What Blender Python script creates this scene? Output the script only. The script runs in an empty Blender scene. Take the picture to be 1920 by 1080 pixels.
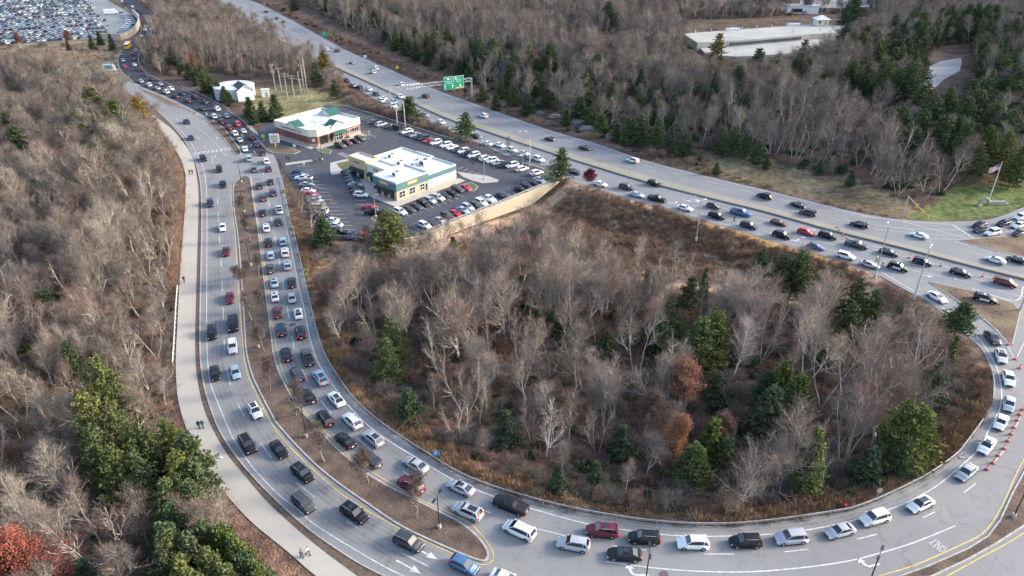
import bpy, bmesh, math, random
import numpy as np
from mathutils import Vector, Matrix, geometry
R=math.radians
SC=bpy.context.scene
COL=SC.collection
# ---------------------------------------------------------------- camera
FPX=1340.; HOR=755.; SCL=.0104
PIT=math.atan(HOR/FPX); CH=math.cos(PIT)/SCL; SP,CP=math.sin(PIT),math.cos(PIT)
cam=bpy.data.cameras.new('camera'); co=bpy.data.objects.new('camera',cam); COL.objects.link(co)
cam.sensor_width=36; cam.lens=FPX/1920*36; cam.clip_start=1; cam.clip_end=3000
co.location=(0,0,CH); co.rotation_euler=(math.pi/2-PIT,0,0); SC.camera=co
# ---------------------------------------------------------------- light
SUN_EL=R(22); SUN_AZ=R(10)      # sun stands to the right of the view, slightly beyond
w=bpy.data.worlds.new("World"); SC.world=w; w.use_nodes=True
nt=w.node_tree; bg=nt.nodes['Background']; sky=nt.nodes.new('ShaderNodeTexSky')
sky.sky_type='NISHITA'; sky.sun_disc=False; sky.sun_elevation=SUN_EL; sky.sun_rotation=R(90)-SUN_AZ
sky.air_density=1.0; sky.dust_density=2.2; sky.ozone_density=1.0
nt.links.new(sky.outputs[0],bg.inputs[0]); bg.inputs[1].default_value=.15
sl=bpy.data.lights.new('sun','SUN'); sl.energy=1.5; sl.angle=R(10); sl.color=(1,.9,.78)
so=bpy.data.objects.new('sun',sl); COL.objects.link(so)
sd=Vector((math.cos(SUN_EL)*math.cos(SUN_AZ),math.cos(SUN_EL)*math.sin(SUN_AZ),math.sin(SUN_EL)))
so.rotation_euler=sd.to_track_quat('Z','Y').to_euler()
SC.view_settings.view_transform='Standard'; SC.view_settings.look='None'
SC.view_settings.gamma=1; SC.view_settings.exposure=1.72
SC.cycles.max_bounces=5; SC.cycles.diffuse_bounces=3; SC.cycles.glossy_bounces=2; SC.cycles.transparent_max_bounces=8
# ---------------------------------------------------------------- helpers
def G(x,y,z=0.):
    u=(x-960)/FPX; v=(y-540)/FPX; t=(CH-z)/(SP+v*CP)
    return (u*t,t*(CP-v*SP))
def P(X,Y,Z=0.):
    dz=Z-CH; fw=Y*CP-dz*SP; up=Y*SP+dz*CP
    return (960+FPX*X/fw,540-FPX*up/fw)
def scale_at(y): return (y-540+HOR)*SCL
def g3(x,y,z=0.):
    a=G(x,y,z); return Vector((a[0],a[1],z))
def smooth(pts,n=6,closed=False):
    out=[]; N=len(pts)
    for i in range(N if closed else N-1):
        if closed: p0,p1,p2,p3=pts[i-1],pts[i],pts[(i+1)%N],pts[(i+2)%N]
        else: p0,p1,p2,p3=pts[max(i-1,0)],pts[i],pts[i+1],pts[min(i+2,N-1)]
        for k in range(n):
            t=k/n
            q=[]
            for a in (0,1):
                q.append(.5*((2*p1[a])+(-p0[a]+p2[a])*t+(2*p0[a]-5*p1[a]+4*p2[a]-p3[a])*t*t+(-p0[a]+3*p1[a]-3*p2[a]+p3[a])*t**3))
            out.append(tuple(q))
    if not closed: out.append(tuple(pts[-1]))
    return out
def gp(pts,n=0,closed=False):
    q=[G(*p) for p in pts]
    return smooth(q,n,closed) if n else q
def resample(pl,n=None,step=None):
    a=np.array(pl,float); d=np.r_[0,np.cumsum(np.hypot(*np.diff(a,axis=0).T))]
    if n is None: n=max(2,int(d[-1]/step)+1)
    t=np.linspace(0,d[-1],n)
    return np.c_[np.interp(t,d,a[:,0]),np.interp(t,d,a[:,1])]
def between(A,B,f,n=160):
    a=resample(A,n); b=resample(B,n); return [tuple(v) for v in (a*(1-f)+b*f)]
def inpoly(px,py,poly):
    px=np.asarray(px,float); py=np.asarray(py,float); c=np.zeros(px.shape,bool); n=len(poly); j=n-1
    for i in range(n):
        xi,yi=poly[i]; xj,yj=poly[j]
        if yi!=yj:
            c^=((yi>py)!=(yj>py))&(px<(xj-xi)*(py-yi)/(yj-yi)+xi)
        j=i
    return c
def distline(px,py,pl):
    px=np.asarray(px,float); py=np.asarray(py,float); m=np.full(px.shape,1e9)
    for (x0,y0),(x1,y1) in zip(pl[:-1],pl[1:]):
        dx,dy=x1-x0,y1-y0; L=dx*dx+dy*dy+1e-9
        t=np.clip(((px-x0)*dx+(py-y0)*dy)/L,0,1)
        m=np.minimum(m,np.hypot(px-x0-t*dx,py-y0-t*dy))
    return m
# materials -------------------------------------------------------
MATS={}
def mat(name,col,rough=.8,metal=0.,noise=0.,nscale=3.,bump=0.,col2=None,spec=.5,emit=0,coat=0,bscale=None):
    if name in MATS: return MATS[name]
    m=bpy.data.materials.new(name); m.use_nodes=True; N=m.node_tree.nodes; L=m.node_tree.links; b=N['Principled BSDF']
    b.inputs['Roughness'].default_value=rough; b.inputs['Metallic'].default_value=metal
    b.inputs['Specular IOR Level'].default_value=spec; b.inputs['Coat Weight'].default_value=coat
    c=(*col,1)
    if noise or col2:
        g=N.new('ShaderNodeNewGeometry'); t=N.new('ShaderNodeTexNoise'); t.inputs['Scale'].default_value=nscale; t.inputs['Detail'].default_value=6
        L.new(g.outputs['Position'],t.inputs['Vector'])
        mx=N.new('ShaderNodeMix'); mx.data_type='RGBA'
        a=col2 if col2 else tuple(v*(1-noise) for v in col); a2=col if col2 else tuple(min(1,v*(1+noise)) for v in col)
        mx.inputs[6].default_value=(*a,1); mx.inputs[7].default_value=(*a2,1)
        rp=N.new('ShaderNodeMapRange'); rp.inputs[1].default_value=.35; rp.inputs[2].default_value=.65
        L.new(t.outputs[0],rp.inputs[0]); L.new(rp.outputs[0],mx.inputs[0]); L.new(mx.outputs[2],b.inputs['Base Color'])
    else: b.inputs['Base Color'].default_value=c
    if bump:
        g2=N.new('ShaderNodeNewGeometry'); t2=N.new('ShaderNodeTexNoise'); t2.inputs['Scale'].default_value=bscale or nscale*3; t2.inputs['Detail'].default_value=5
        L.new(g2.outputs['Position'],t2.inputs['Vector']); bp=N.new('ShaderNodeBump'); bp.inputs['Strength'].default_value=bump; bp.inputs['Distance'].default_value=.3
        L.new(t2.outputs[0],bp.inputs['Height']); L.new(bp.outputs[0],b.inputs['Normal'])
    if emit: b.inputs['Emission Color'].default_value=c; b.inputs['Emission Strength'].default_value=emit
    MATS[name]=m; return m
def road_mat(name,c0,c1,stain,crack=.5):
    m=bpy.data.materials.new(name); m.use_nodes=True; N=m.node_tree.nodes; L=m.node_tree.links; b=N['Principled BSDF']
    b.inputs['Roughness'].default_value=.85
    g=N.new('ShaderNodeNewGeometry')
    def noise(s,d=5,rough=.6):
        t=N.new('ShaderNodeTexNoise'); t.inputs['Scale'].default_value=s; t.inputs['Detail'].default_value=d; t.inputs['Roughness'].default_value=rough; L.new(g.outputs['Position'],t.inputs['Vector']); return t
    def mixc(f,a,bb,mode='MIX'):
        x=N.new('ShaderNodeMix'); x.data_type='RGBA'; x.blend_type=mode
        for i,v in ((0,f),(6,a),(7,bb)):
            if hasattr(v,'is_linked'): L.new(v,x.inputs[i])
            else: x.inputs[i].default_value=v if i==0 else (*v,1)
        return x.outputs[2]
    def rng(o,a,bb,c=0,d=1):
        x=N.new('ShaderNodeMapRange'); x.inputs[1].default_value=a; x.inputs[2].default_value=bb; x.inputs[3].default_value=c; x.inputs[4].default_value=d; L.new(o,x.inputs[0]); return x.outputs[0]
    base=mixc(rng(noise(.05,4).outputs[0],.35,.65),c0,c1)
    base=mixc(rng(noise(.35,6,.7).outputs[0],.52,.75,0,.8),base,stain)
    base=mixc(rng(noise(.9,4,.6).outputs[0],.62,.72,0,.35),base,tuple(v*.6 for v in c0))
    base=mixc(rng(noise(9,3).outputs[0],.3,.7,0,.18),base,tuple(v*.45 for v in c0))
    vo=N.new('ShaderNodeTexVoronoi'); vo.feature='DISTANCE_TO_EDGE'; vo.inputs['Scale'].default_value=.09
    nv=noise(.5,4); mm=N.new('ShaderNodeVectorMath'); mm.operation='MULTIPLY_ADD'; mm.inputs[1].default_value=(6,6,0); L.new(nv.outputs['Color'],mm.inputs[0]); L.new(g.outputs['Position'],mm.inputs[2]); L.new(mm.outputs[0],vo.inputs['Vector'])
    base=mixc(rng(vo.outputs['Distance'],.0,.009,crack,0),base,tuple(v*.3 for v in c0))
    L.new(base,b.inputs['Base Color']); MATS[name]=m; return m
# mesh builder ----------------------------------------------------
class MB:
    def __init__(s): s.v=[]; s.f=[]; s.m=[]; s.mats=[]
    def mi(s,m):
        if m not in s.mats: s.mats.append(m)
        return s.mats.index(m)
    def add(s,vs,fs,m):
        o=len(s.v); k=s.mi(m); s.v.extend([tuple(v) for v in vs]); s.f.extend([tuple(i+o for i in f) for f in fs]); s.m.extend([k]*len(fs)); return s
    def box(s,c,d,m,rz=0.,taper=1.):
        x,y,z=d[0]/2,d[1]/2,d[2]/2; vs=[]
        cs,sn=math.cos(rz),math.sin(rz)
        for sz in (-1,1):
            t=taper if sz>0 else 1
            for a,b in ((-1,-1),(1,-1),(1,1),(-1,1)):
                px,py=a*x*t,b*y*t; vs.append((c[0]+px*cs-py*sn,c[1]+px*sn+py*cs,c[2]+sz*z))
        return s.add(vs,[(3,2,1,0),(4,5,6,7),(0,1,5,4),(1,2,6,5),(2,3,7,6),(3,0,4,7)],m)
    def tube(s,a,b,r0,r1,m,n=6,cap=True):
        a=Vector(a); b=Vector(b); d=(b-a)
        if d.length<1e-6: return s
        d.normalize(); x=d.orthogonal().normalized(); y=d.cross(x); vs=[]
        for q,r in ((a,r0),(b,r1)):
            for i in range(n):
                t=2*math.pi*i/n; vs.append(q+x*math.cos(t)*r+y*math.sin(t)*r)
        fs=[(i,(i+1)%n,n+(i+1)%n,n+i) for i in range(n)]
        if cap: fs+=[tuple(range(n-1,-1,-1)),tuple(range(n,2*n))]
        return s.add(vs,fs,m)
    def prism(s,poly,z0,z1,m,mtop=None,bottom=False):
        n=len(poly); ar=sum(poly[i-1][0]*poly[i][1]-poly[i][0]*poly[i-1][1] for i in range(n))
        if ar<0: poly=poly[::-1]
        vs=[(x,y,z0) for x,y in poly]+[(x,y,z1) for x,y in poly]
        s.add(vs,[(i,(i+1)%n,n+(i+1)%n,n+i) for i in range(n)],m)
        s.flat(poly,z1,mtop or m)
        return s
    def flat(s,poly,z,m):
        vs=[Vector((x,y,0)) for x,y in poly]
        tr=geometry.tessellate_polygon([vs]); out=[]
        for t in tr:
            a,b,c=[vs[i] for i in t]
            out.append(t if (b-a).cross(c-a).z>0 else t[::-1])
        return s.add([(x,y,z) for x,y in poly],out,m)
    def strip(s,pl,wd,z,m,off=0.):
        a=np.array(pl,float); t=np.gradient(a,axis=0); t/=np.maximum(np.hypot(t[:,0],t[:,1]),1e-9)[:,None]; nn=np.c_[-t[:,1],t[:,0]]
        l=a+nn*(off+wd/2); r=a+nn*(off-wd/2); n=len(a)
        return s.add([(x,y,z) for x,y in l]+[(x,y,z) for x,y in r],[(i,n+i,n+i+1,i+1) for i in range(n-1)],m)
    def kerb(s,pl,wd,z0,z1,m,closed=False,off=0.):
        a=np.array(pl,float)
        if closed: a=np.r_[a,a[:1]]
        t=np.gradient(a,axis=0)
        if closed: t[0]=t[-1]=a[1]-a[-2]
        t/=np.maximum(np.hypot(t[:,0],t[:,1]),1e-9)[:,None]; nn=np.c_[-t[:,1],t[:,0]]
        l=a+nn*(off+wd/2); r=a+nn*(off-wd/2); n=len(a)
        vs=[(x,y,z0) for x,y in l]+[(x,y,z1) for x,y in l]+[(x,y,z1) for x,y in r]+[(x,y,z0) for x,y in r]
        fs=[]
        for i in range(n-1):
            for k in range(3): fs.append((k*n+i,(k+1)*n+i,(k+1)*n+i+1,k*n+i+1))
        if not closed: fs+=[(0,3*n,2*n,n),(n-1,2*n-1,3*n-1,4*n-1)]
        return s.add(vs,fs,m)
    def mesh(s,name,sm=False):
        me=bpy.data.meshes.new(name); me.from_pydata(s.v,[],s.f)
        for m in s.mats: me.materials.append(m)
        me.polygons.foreach_set('material_index',s.m)
        if sm: me.polygons.foreach_set('use_smooth',[True]*len(s.f))
        me.update(); return me
    def obj(s,name,parent=None,loc=None,rz=0.,sm=False):
        o=bpy.data.objects.new(name,s.mesh(name,sm)); COL.objects.link(o)
        if parent: o.parent=parent
        if loc is not None: o.location=loc
        if rz: o.rotation_euler=(0,0,rz)
        return o
def tag(o,label=None,cat=None,group=None,kind=None):
    if label: o['label']=label
    if cat: o['category']=cat
    if group: o['group']=group
    if kind: o['kind']=kind
    return o
def empty(name,loc=(0,0,0),rz=0.):
    o=bpy.data.objects.new(name,None); COL.objects.link(o); o.location=loc; o.rotation_euler=(0,0,rz); o.empty_display_size=.3; return o
def kids(o): return [c for c in ALLK.get(o.name,[])]
ALLK={}
def part(mb,name,parent,sm=False,loc=None,rz=0.):
    o=mb.obj(name,parent,loc,rz,sm); ALLK.setdefault(parent.name,[]).append(o); return o
def copy_tree(o,parent=None):
    c=o.copy(); COL.objects.link(c)
    if parent: c.parent=parent; 
    if parent: ALLK.setdefault(parent.name,[]).append(c)
    for ch in list(ALLK.get(o.name,[])): copy_tree(ch,c)
    return c
def text(s,name,size,m,parent,loc,rot,ext=.02,align='CENTER'):
    c=bpy.data.curves.new(name,'FONT'); c.body=s; c.size=size; c.extrude=ext; c.align_x=align; c.align_y='CENTER'; c.materials.append(m); c.resolution_u=2
    tmp=bpy.data.objects.new(name,c); me=bpy.data.meshes.new_from_object(tmp); bpy.data.objects.remove(tmp); me.name=name
    o=bpy.data.objects.new(name,me); COL.objects.link(o); o.location=loc; o.rotation_euler=rot
    if parent: o.parent=parent; ALLK.setdefault(parent.name,[]).append(o)
    return o
# ---------------------------------------------------------------- pixel traced outlines of the roads (unprojected onto the ground)
GR=[(528,333),(535,367),(543,408),(552,440),(562,482),(573,532),(593,617),(607,662),(628,700),(665,752),(720,800),(795,850),(875,897),(975,932),(1075,957),(1175,975),(1275,985),(1375,986),(1475,976),(1575,961),(1605,954),(1665,930),(1740,892),(1790,857),(1811,833),(1842,791),(1860,753),(1862,720),(1856,691)]
GR2=[(1850,672),(1838,652),(1818,634),(1790,606),(1762,582),(1735,563),(1702,546),(1652,518)]
KL=[(40,120),(90,132),(125,138),(170,152),(212,166),(250,180),(285,200),(305,217),(330,243),(350,270),(366,303),(375,340),(378,380),(378,440),(376,540),(375,650),(381,715),(395,765),(412,808),(442,855),(482,902),(520,940),(572,987),(620,1022),(680,1060),(760,1100),(850,1148),(950,1196)]
SWR=[(287,216),(320,240),(342,265),(360,290),(367,320),(372,355),(372,400),(371,440),(368,540),(366,650),(370,710),(382,765),(401,809),(425,850),(450,882),(480,917),(502,942),(545,982),(590,1020),(640,1058),(700,1100),(800,1160),(900,1210)]
SWL=[(283,222),(300,245),(320,268),(337,295),(346,320),(348,345),(346,400),(342,450),(338,500),(336,540),(333,600),(330,660),(330,700),(334,750),(350,805),(367,835),(395,892),(435,940),(475,982),(540,1035),(592,1080),(650,1120),(740,1175),(830,1225)]
WL=[(240,180),(265,190),(295,212),(325,232),(350,257),(365,280),(380,312),(386,345),(388,400),(387.5,540),(388,650),(394,715),(407,752),(430,807),(445,835),(477,880),(520,925),(560,957),(595,987),(700,1051),(750,1077),(820,1110)]
# median outline (kerb), clockwise
MED=[(446,338),(440,345),(437,360),(440,400),(446,440),(452,507),(458,600),(462,658),(472,700),(485,730),(510,778),(520,795),(570,850),(620,895),(690,945),(757,989),(850,1032),(900,1051),(913,1047),(913,1032),(895,1007),(862,980),(800,948),(700,896),(632,842),(597,804),(568,774),(547,745),(523,697),(512,658),(507,615),(495,523),(485,440),(475,375),(471,345),(467,332),(456,330)]
YL=[(433,348),(434,375),(437.5,410),(441,442),(444,490),(448,557),(453,620),(457,663),(463,697),(473,723),(500,778),(525,817),(570,865),(620,910),(670,947),(757,995),(850,1039),(888,1055),(910,1059),(924,1050),(924,1036),(917,1022),(900,1000),(875,977),(825,954),(775,930),(712,894),(660,860),(615,815),(578,778),(555,750),(540,720),(527,687),(518,650),(512,620),(508,590),(501,532),(495,490),(489,440),(480,400),(475,367),(471,330)]
WR=[(520,342),(528,383),(535,417),(541,445),(550,485),(560,535),(570,578),(578,618),(582,637),(593,672),(607,698),(632,733),(660,768),(707,812),(770,852),(845,897),(925,931),(1000,955),(1100,982),(1180,995),(1275,1005),(1375,1005),(1475,999),(1575,982),(1665,956),(1715,935),(1765,905),(1815,862),(1833,843),(1860,795),(1876,762),(1877,724),(1870,693),(1860,672),(1842,643),(1825,627),(1783,588),(1750,567),(1703,540),(1652,510),(1590,487),(1547,475),(1440,444),(1385,427),(1335,414),(1260,391),(1197,373),(1150,361),(1072,337)]
EF=[(380,-22),(430,-10),(480,4),(555,42),(645,92),(725,127),(810,165),(885,192),(965,221),(1038,246),(1112,267),(1212,301),(1337,333),(1440,357),(1540,382),(1615,400),(1690,411),(1765,415),(1840,413),(1877,405),(1920,388),(2050,335)]
EN=[(330,-30),(375,-12),(410,2),(440,26),(480,50),(550,88),(600,117),(645,148),(712,193),(735,204),(792,223),(855,251),(898,269),(968,300),(1020,318),(1072,340),(1150,365),(1197,378),(1260,396),(1335,419),(1385,432),(1440,450),(1547,481),(1590,493),(1652,512),(1700,521),(1740,527),(1822,543),(1903,566),(1960,578),(2100,610)]
MU=[(630,118),(730,165),(830,210),(893,229),(960,252),(1043,279),(1130,305),(1210,329),(1335,361),(1440,388),(1565,424),(1690,456),(1815,489),(1920,515),(2100,560)]
ML=[(615,121),(730,173),(830,220),(893,241),(960,264),(1043,291),(1130,318),(1210,342),(1335,374),(1440,400),(1565,435),(1690,466),(1815,499),(1920,525),(2100,570)]
LOT=[(488,270),(500,287),(515,290),(525,303),(536,327),(545,333),(562,368),(580,402),(600,432),(626,449),(695,453),(780,444),(840,422),(952,378),(1057,335),(1050,329),(993,312),(943,290),(850,263),(760,235),(697,216),(647,199),(612,196),(540,226),(505,230),(487,241),(482,254)]
DKL=[(190,-25),(218,-4),(235,12),(250,27),(263,42),(267,55),(260,65),(245,77),(230,94),(223,108),(224,122),(231,135),(245,148),(267,163),(300,176),(337,193),(375,213),(405,233),(425,252),(445,271),(456,288)]
DKR=[(225,-25),(250,-2),(275,19),(288,32),(292,48),(283,74),(266,90),(258,107),(261,124),(276,139),(300,151),(337,166),(375,184),(412,201),(445,220),(467,241),(482,254),(488,270),(500,287)]
LANE={
'L':[(250,178),(300,205),(345,235),(380,280),(405,320),(418,400),(425,470),(430,560),(433,640),(445,700),(475,770),(520,840),(580,900),(670,970),(770,1025),(870,1070),(950,1105)],
'R':[(1440,440),(1560,475),(1650,508),(1757,557),(1861,633),(1885,700),(1890,757),(1875,800),(1850,835),(1812,885),(1726,945),(1640,975),(1560,1000),(1450,1015),(1300,1018),(1180,1015),(1060,1000),(957,960),(860,918),(779,875),(700,820),(650,775),(600,715),(575,670),(560,600),(545,520),(530,440),(515,370),(503,316),(491,286),(480,268),(456,245),(424,217),(384,191),(341,172),(300,157),(270,138),(252,118),(248,100),(256,85),(270,67),(276,50),(270,33),(256,18),(240,6),(220,-8)],
'N':[(560,90),(680,165),(760,205),(850,245),(980,290),(1080,325),(1200,355),(1390,403),(1530,440),(1666,475),(1800,512),(1890,535),(2000,565)],
'F':[(2000,520),(1866,487),(1723,441),(1610,418),(1500,390),(1434,368),(1187,300),(1031,260),(906,217),(798,180),(752,158),(660,117),(613,90),(531,41),(499,22),(460,0)],
'W':[(1960,400),(1890,418),(1830,437),(1780,440)]}
LANE={k:resample(gp(v,4),step=2.) for k,v in LANE.items()}
GRg=gp(GR,4); GR2g=gp(GR2,3)
ENg=gp(EN,3); EFg=gp(EF,3)
# ---------------------------------------------------------------- terrain
bowl_open=GR+GR2+[(x,y+3) for x,y in EN[::-1] if 1060<x<1652]+[(1062,333)]
BOWL=[G(*p) for p in bowl_open]+[G(1040,322),G(950,362),G(840,408),G(775,432),G(760,452),G(690,462),G(626,458),G(600,470),G(570,450),G(548,400)]
BL=[G(*p) for p in bowl_open]
def hgt(x,y):
    x=np.asarray(x,float); y=np.asarray(y,float)
    ins=inpoly(x,y,BOWL); d=distline(x,y,BL)
    wgt=np.clip((x+62)/85,0,1)            # shallower towards the west rim
    dep=np.clip((d-1.5)*.38,0,4.6+.8*np.sin(x*.05)*np.cos(y*.06))*(.35+.65*wgt)
    z=-.06-np.where(ins,dep,0)
    # the far wooded side rises a little above the highway
    dn=distline(x,y,EFg); far=(y>np.interp(x,*np.array(sorted(EFg)).T))
    z=z+np.where(far,np.clip((dn-9)*.10,0,5),0)
    return z
def hz(x,y): return float(hgt(np.array([x]),np.array([y]))[0])
def axis(segs):
    o=[]
    for a,b,st in segs: o+=list(np.arange(a,b,st))
    return np.array(o)
gx=axis([(-1400,-500,30),(-500,-160,6),(-160,200,1.6),(200,600,6),(600,1401,30)])
gy=axis([(-60,30,10),(30,300,1.6),(300,640,5),(640,2000,40)])
X,Y=np.meshgrid(gx,gy); Z=hgt(X.ravel(),Y.ravel()); xx,yy=X.ravel(),Y.ravel()
rng=np.random.default_rng(3)
def pz(x,y):
    dz=-CH; fw=y*CP-dz*SP; up=y*SP+dz*CP; fw=np.maximum(fw,1)
    return 960+FPX*x/fw,540-FPX*up/fw
UX,UY=pz(xx,yy)
colr=np.tile(np.array([.095,.068,.054]),(len(xx),1))
def zone(poly,c,soft=0):
    k=inpoly(UX,UY,poly); colr[k]=np.array(c)
ZB=inpoly(xx,yy,BOWL); d=distline(xx,yy,BL)
colr[ZB&(d<7)]=(.12,.07,.05); colr[ZB&(d<2.5)]=(.17,.11,.075)
zone([(700,520),(760,455),(800,440),(1057,345),(1070,336),(1440,444),(1652,512),(1650,560),(1400,530),(1150,500),(900,490)],(.33,.225,.15))
zone([(1230,380),(1440,444),(1600,490),(1560,510),(1330,450)],(.3,.18,.08))
zone([(480,-5),(645,85),(885,188),(1110,263),(1340,330),(1440,352),(1540,380),(1690,410),(1680,380),(1500,345),(1340,290),(1200,285),(1000,215),(800,130),(640,60),(520,0)],(.17,.105,.08))
zone([(1230,300),(1340,330),(1440,352),(1540,378),(1690,408),(1765,412),(1700,385),(1600,345),(1500,325),(1400,290),(1290,285)],(.17,.13,.08))
zone([(1690,411),(1765,414),(1840,411),(1877,403),(1920,386),(2100,330),(2100,330),(1960,345),(1850,348),(1800,350),(1750,385)],(.1,.125,.045))
zone([(400,880),(470,975),(590,1080),(700,1150),(560,1150),(470,1050),(390,960),(380,900)],(.17,.105,.075))
zone([(536,330),(560,370),(626,450),(770,455),(800,480),(640,500),(590,520),(560,470),(545,400)],(.11,.072,.055))
zone([(590,450),(700,456),(780,450),(780,475),(600,500)],(.2,.14,.1))
zone([(455,165),(560,160),(690,200),(640,200),(605,200),(520,225),(480,235)],(.2,.175,.09))
zone([(180,100),(225,90),(222,120),(262,165),(240,178),(180,150)],(.19,.165,.095))
zone([(0,84),(110,77),(190,72),(250,76),(225,95),(222,115),(180,118),(0,118)],(.2,.15,.1))
zone([(268,165),(300,178),(375,215),(350,202),(310,196),(282,178)],(.18,.12,.085))
zone([(330,0),(200,0),(230,15),(262,50),(262,60),(250,40),(200,10)],(.16,.12,.08))
colr*=(1+.12*rng.standard_normal(len(xx)))[:,None]
colr=np.clip(colr,.01,1)
ny,nx=X.shape
idx=np.arange(nx*ny).reshape(ny,nx)
F=np.stack([idx[:-1,:-1],idx[:-1,1:],idx[1:,1:],idx[1:,:-1]],-1).reshape(-1,4)
me=bpy.data.meshes.new('ground'); me.from_pydata(np.c_[xx,yy,Z].tolist(),[],F.tolist())
ca=me.color_attributes.new('soil','FLOAT_COLOR','POINT'); ca.data.foreach_set('color',np.c_[colr,np.ones(len(xx))].ravel())
gm=bpy.data.materials.new('leaf_litter'); gm.use_nodes=True; N=gm.node_tree.nodes; L=gm.node_tree.links; b=N['Principled BSDF']; b.inputs['Roughness'].default_value=1; b.inputs['Specular IOR Level'].default_value=.1
at=N.new('ShaderNodeAttribute'); at.attribute_name='soil'; ge=N.new('ShaderNodeNewGeometry')
prev=at.outputs['Color']
for sc,lo,hi in ((.08,.65,1.4),(.6,.6,1.45),(4.,.5,1.6)):
    t=N.new('ShaderNodeTexNoise'); t.inputs['Scale'].default_value=sc; t.inputs['Detail'].default_value=6; L.new(ge.outputs['Position'],t.inputs['Vector'])
    r=N.new('ShaderNodeMapRange'); r.inputs[1].default_value=.3; r.inputs[2].default_value=.7; r.inputs[3].default_value=lo; r.inputs[4].default_value=hi; L.new(t.outputs[0],r.inputs[0])
    mx=N.new('ShaderNodeVectorMath'); mx.operation='SCALE'; L.new(prev,mx.inputs[0]); L.new(r.outputs[0],mx.inputs['Scale']); prev=mx.outputs[0]
t=N.new('ShaderNodeTexNoise'); t.inputs['Scale'].default_value=.25; t.inputs['Detail'].default_value=8; L.new(ge.outputs['Position'],t.inputs['Vector'])
r=N.new('ShaderNodeMapRange'); r.inputs[1].default_value=.55; r.inputs[2].default_value=.75; r.inputs[4].default_value=.5; L.new(t.outputs[0],r.inputs[0])
mx=N.new('ShaderNodeMix'); mx.data_type='RGBA'; mx.inputs[7].default_value=(.13,.12,.05,1); L.new(r.outputs[0],mx.inputs[0]); L.new(prev,mx.inputs[6])
L.new(mx.outputs[2],b.inputs['Base Color'])
t=N.new('ShaderNodeTexNoise'); t.inputs['Scale'].default_value=2.5; t.inputs['Detail'].default_value=8; L.new(ge.outputs['Position'],t.inputs['Vector'])
bp=N.new('ShaderNodeBump'); bp.inputs['Strength'].default_value=.6; bp.inputs['Distance'].default_value=.5; L.new(t.outputs[0],bp.inputs['Height']); L.new(bp.outputs[0],b.inputs['Normal'])
me.materials.append(gm); me.polygons.foreach_set('use_smooth',[True]*len(F)); me.update()
go=bpy.data.objects.new('ground',me); COL.objects.link(go); tag(go,kind='structure')
# ---------------------------------------------------------------- pavements
ASL=road_mat('aged_asphalt',(.21,.209,.21),(.25,.248,.245),(.17,.171,.176),.35)
ASH=road_mat('highway_asphalt',(.195,.196,.204),(.225,.226,.23),(.17,.171,.178),.35)
ASD=road_mat('new_asphalt',(.028,.03,.042),(.036,.038,.05),(.05,.052,.062),.1)
ASP=road_mat('lot_asphalt',(.05,.053,.066),(.065,.067,.08),(.12,.125,.14),.3)
CON=road_mat('path_concrete',(.4,.375,.325),(.45,.42,.37),(.36,.34,.305),.12)
KRB=mat('kerb_granite',(.36,.34,.31),.85,noise=.2,nscale=1.5)
SOD=mat('median_soil',(.15,.105,.075),1,col2=(.075,.052,.042),nscale=.35,bump=.6,bscale=2.5)
MUL=mat('mulch',(.11,.08,.06),1,noise=.3,nscale=1.2,bump=.3)
WHT=mat('white_road_paint',(.66,.66,.66),.7,col2=(.4,.4,.41),nscale=1.6)
YEL=mat('yellow_road_paint',(.62,.42,.12),.7,noise=.2,nscale=1.)
TANC=road_mat('median_concrete',(.27,.25,.2),(.31,.285,.225),(.22,.2,.17),.2)
def surface(name,poly,z,m): 
    o=MB().flat(poly,z,m).obj(name); tag(o,kind='structure'); return o
rampp=gp(KL,4)+[G(1000,1200),G(2300,1200),G(2300,560),G(1990,560),G(1960,520),G(1700,470),G(1500,420),G(1400,400)]+[G(1440,449),G(1547,480),G(1590,492)]+gp(GR2[::-1],3)+gp(GR[::-1],4)+[G(520,305),G(505,270),G(470,235),G(430,240),G(400,225),G(360,200),G(300,172),G(262,158),G(230,150),G(190,140),G(150,122),G(100,110),G(40,100)]
surface('ramp_road',rampp,0,ASL)
surface('highway',EFg+ENg[::-1],.006,ASH)
dk=gp(DKL,4)+gp(DKR,4)[::-1]; surface('access_road',dk,.012,ASD)
lot=surface('lot_pavement',gp(LOT),.018,ASP)
surface('sidewalk_path',gp(SWL,4)+gp(SWR,4)[::-1],.03,CON)
k=gp(SWR,4)+gp(KL[6:-1],4)[::-1]; surface('mulch_strip',k,.045,MUL)
o=MB().kerb(gp(KL[6:],4),.25,-.02,.13,KRB).obj('kerb_edge'); tag(o,kind='structure')
medp=gp(MED,4,True)
o=MB().flat(medp,.12,SOD).kerb(medp,.28,-.02,.14,KRB,True).obj('median_island'); tag(o,kind='structure')
o=MB().flat(gp(MU,3)+gp(ML,3)[::-1],.012,TANC).obj('highway_median_pavement'); tag(o,kind='structure')
def island(name,pts,m,n=0,z=.12):
    q=gp(pts,n,True) if n else gp(pts)
    o=MB().flat(q,z,m).kerb(q,.25,-.02,z+.02,KRB,True).obj(name); tag(o,kind='structure'); return o
GRS=mat('dry_verge_grass',(.19,.14,.085),1,col2=(.1,.062,.045),nscale=.16,bump=.6,bscale=2.)
LWN=mat('green_lawn',(.075,.105,.035),1,col2=(.12,.12,.055),nscale=.3,bump=.3)
island('gore_island',[(1742,529),(1822,546),(1900,569),(1913,585),(1905,618),(1898,646),(1888,643),(1870,621),(1842,597),(1798,566)],GRS)
island('triangle_island',[(1800,451),(1850,446),(1925,441),(2060,432),(2060,510),(1960,492),(1890,476),(1840,463)],GRS)
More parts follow.
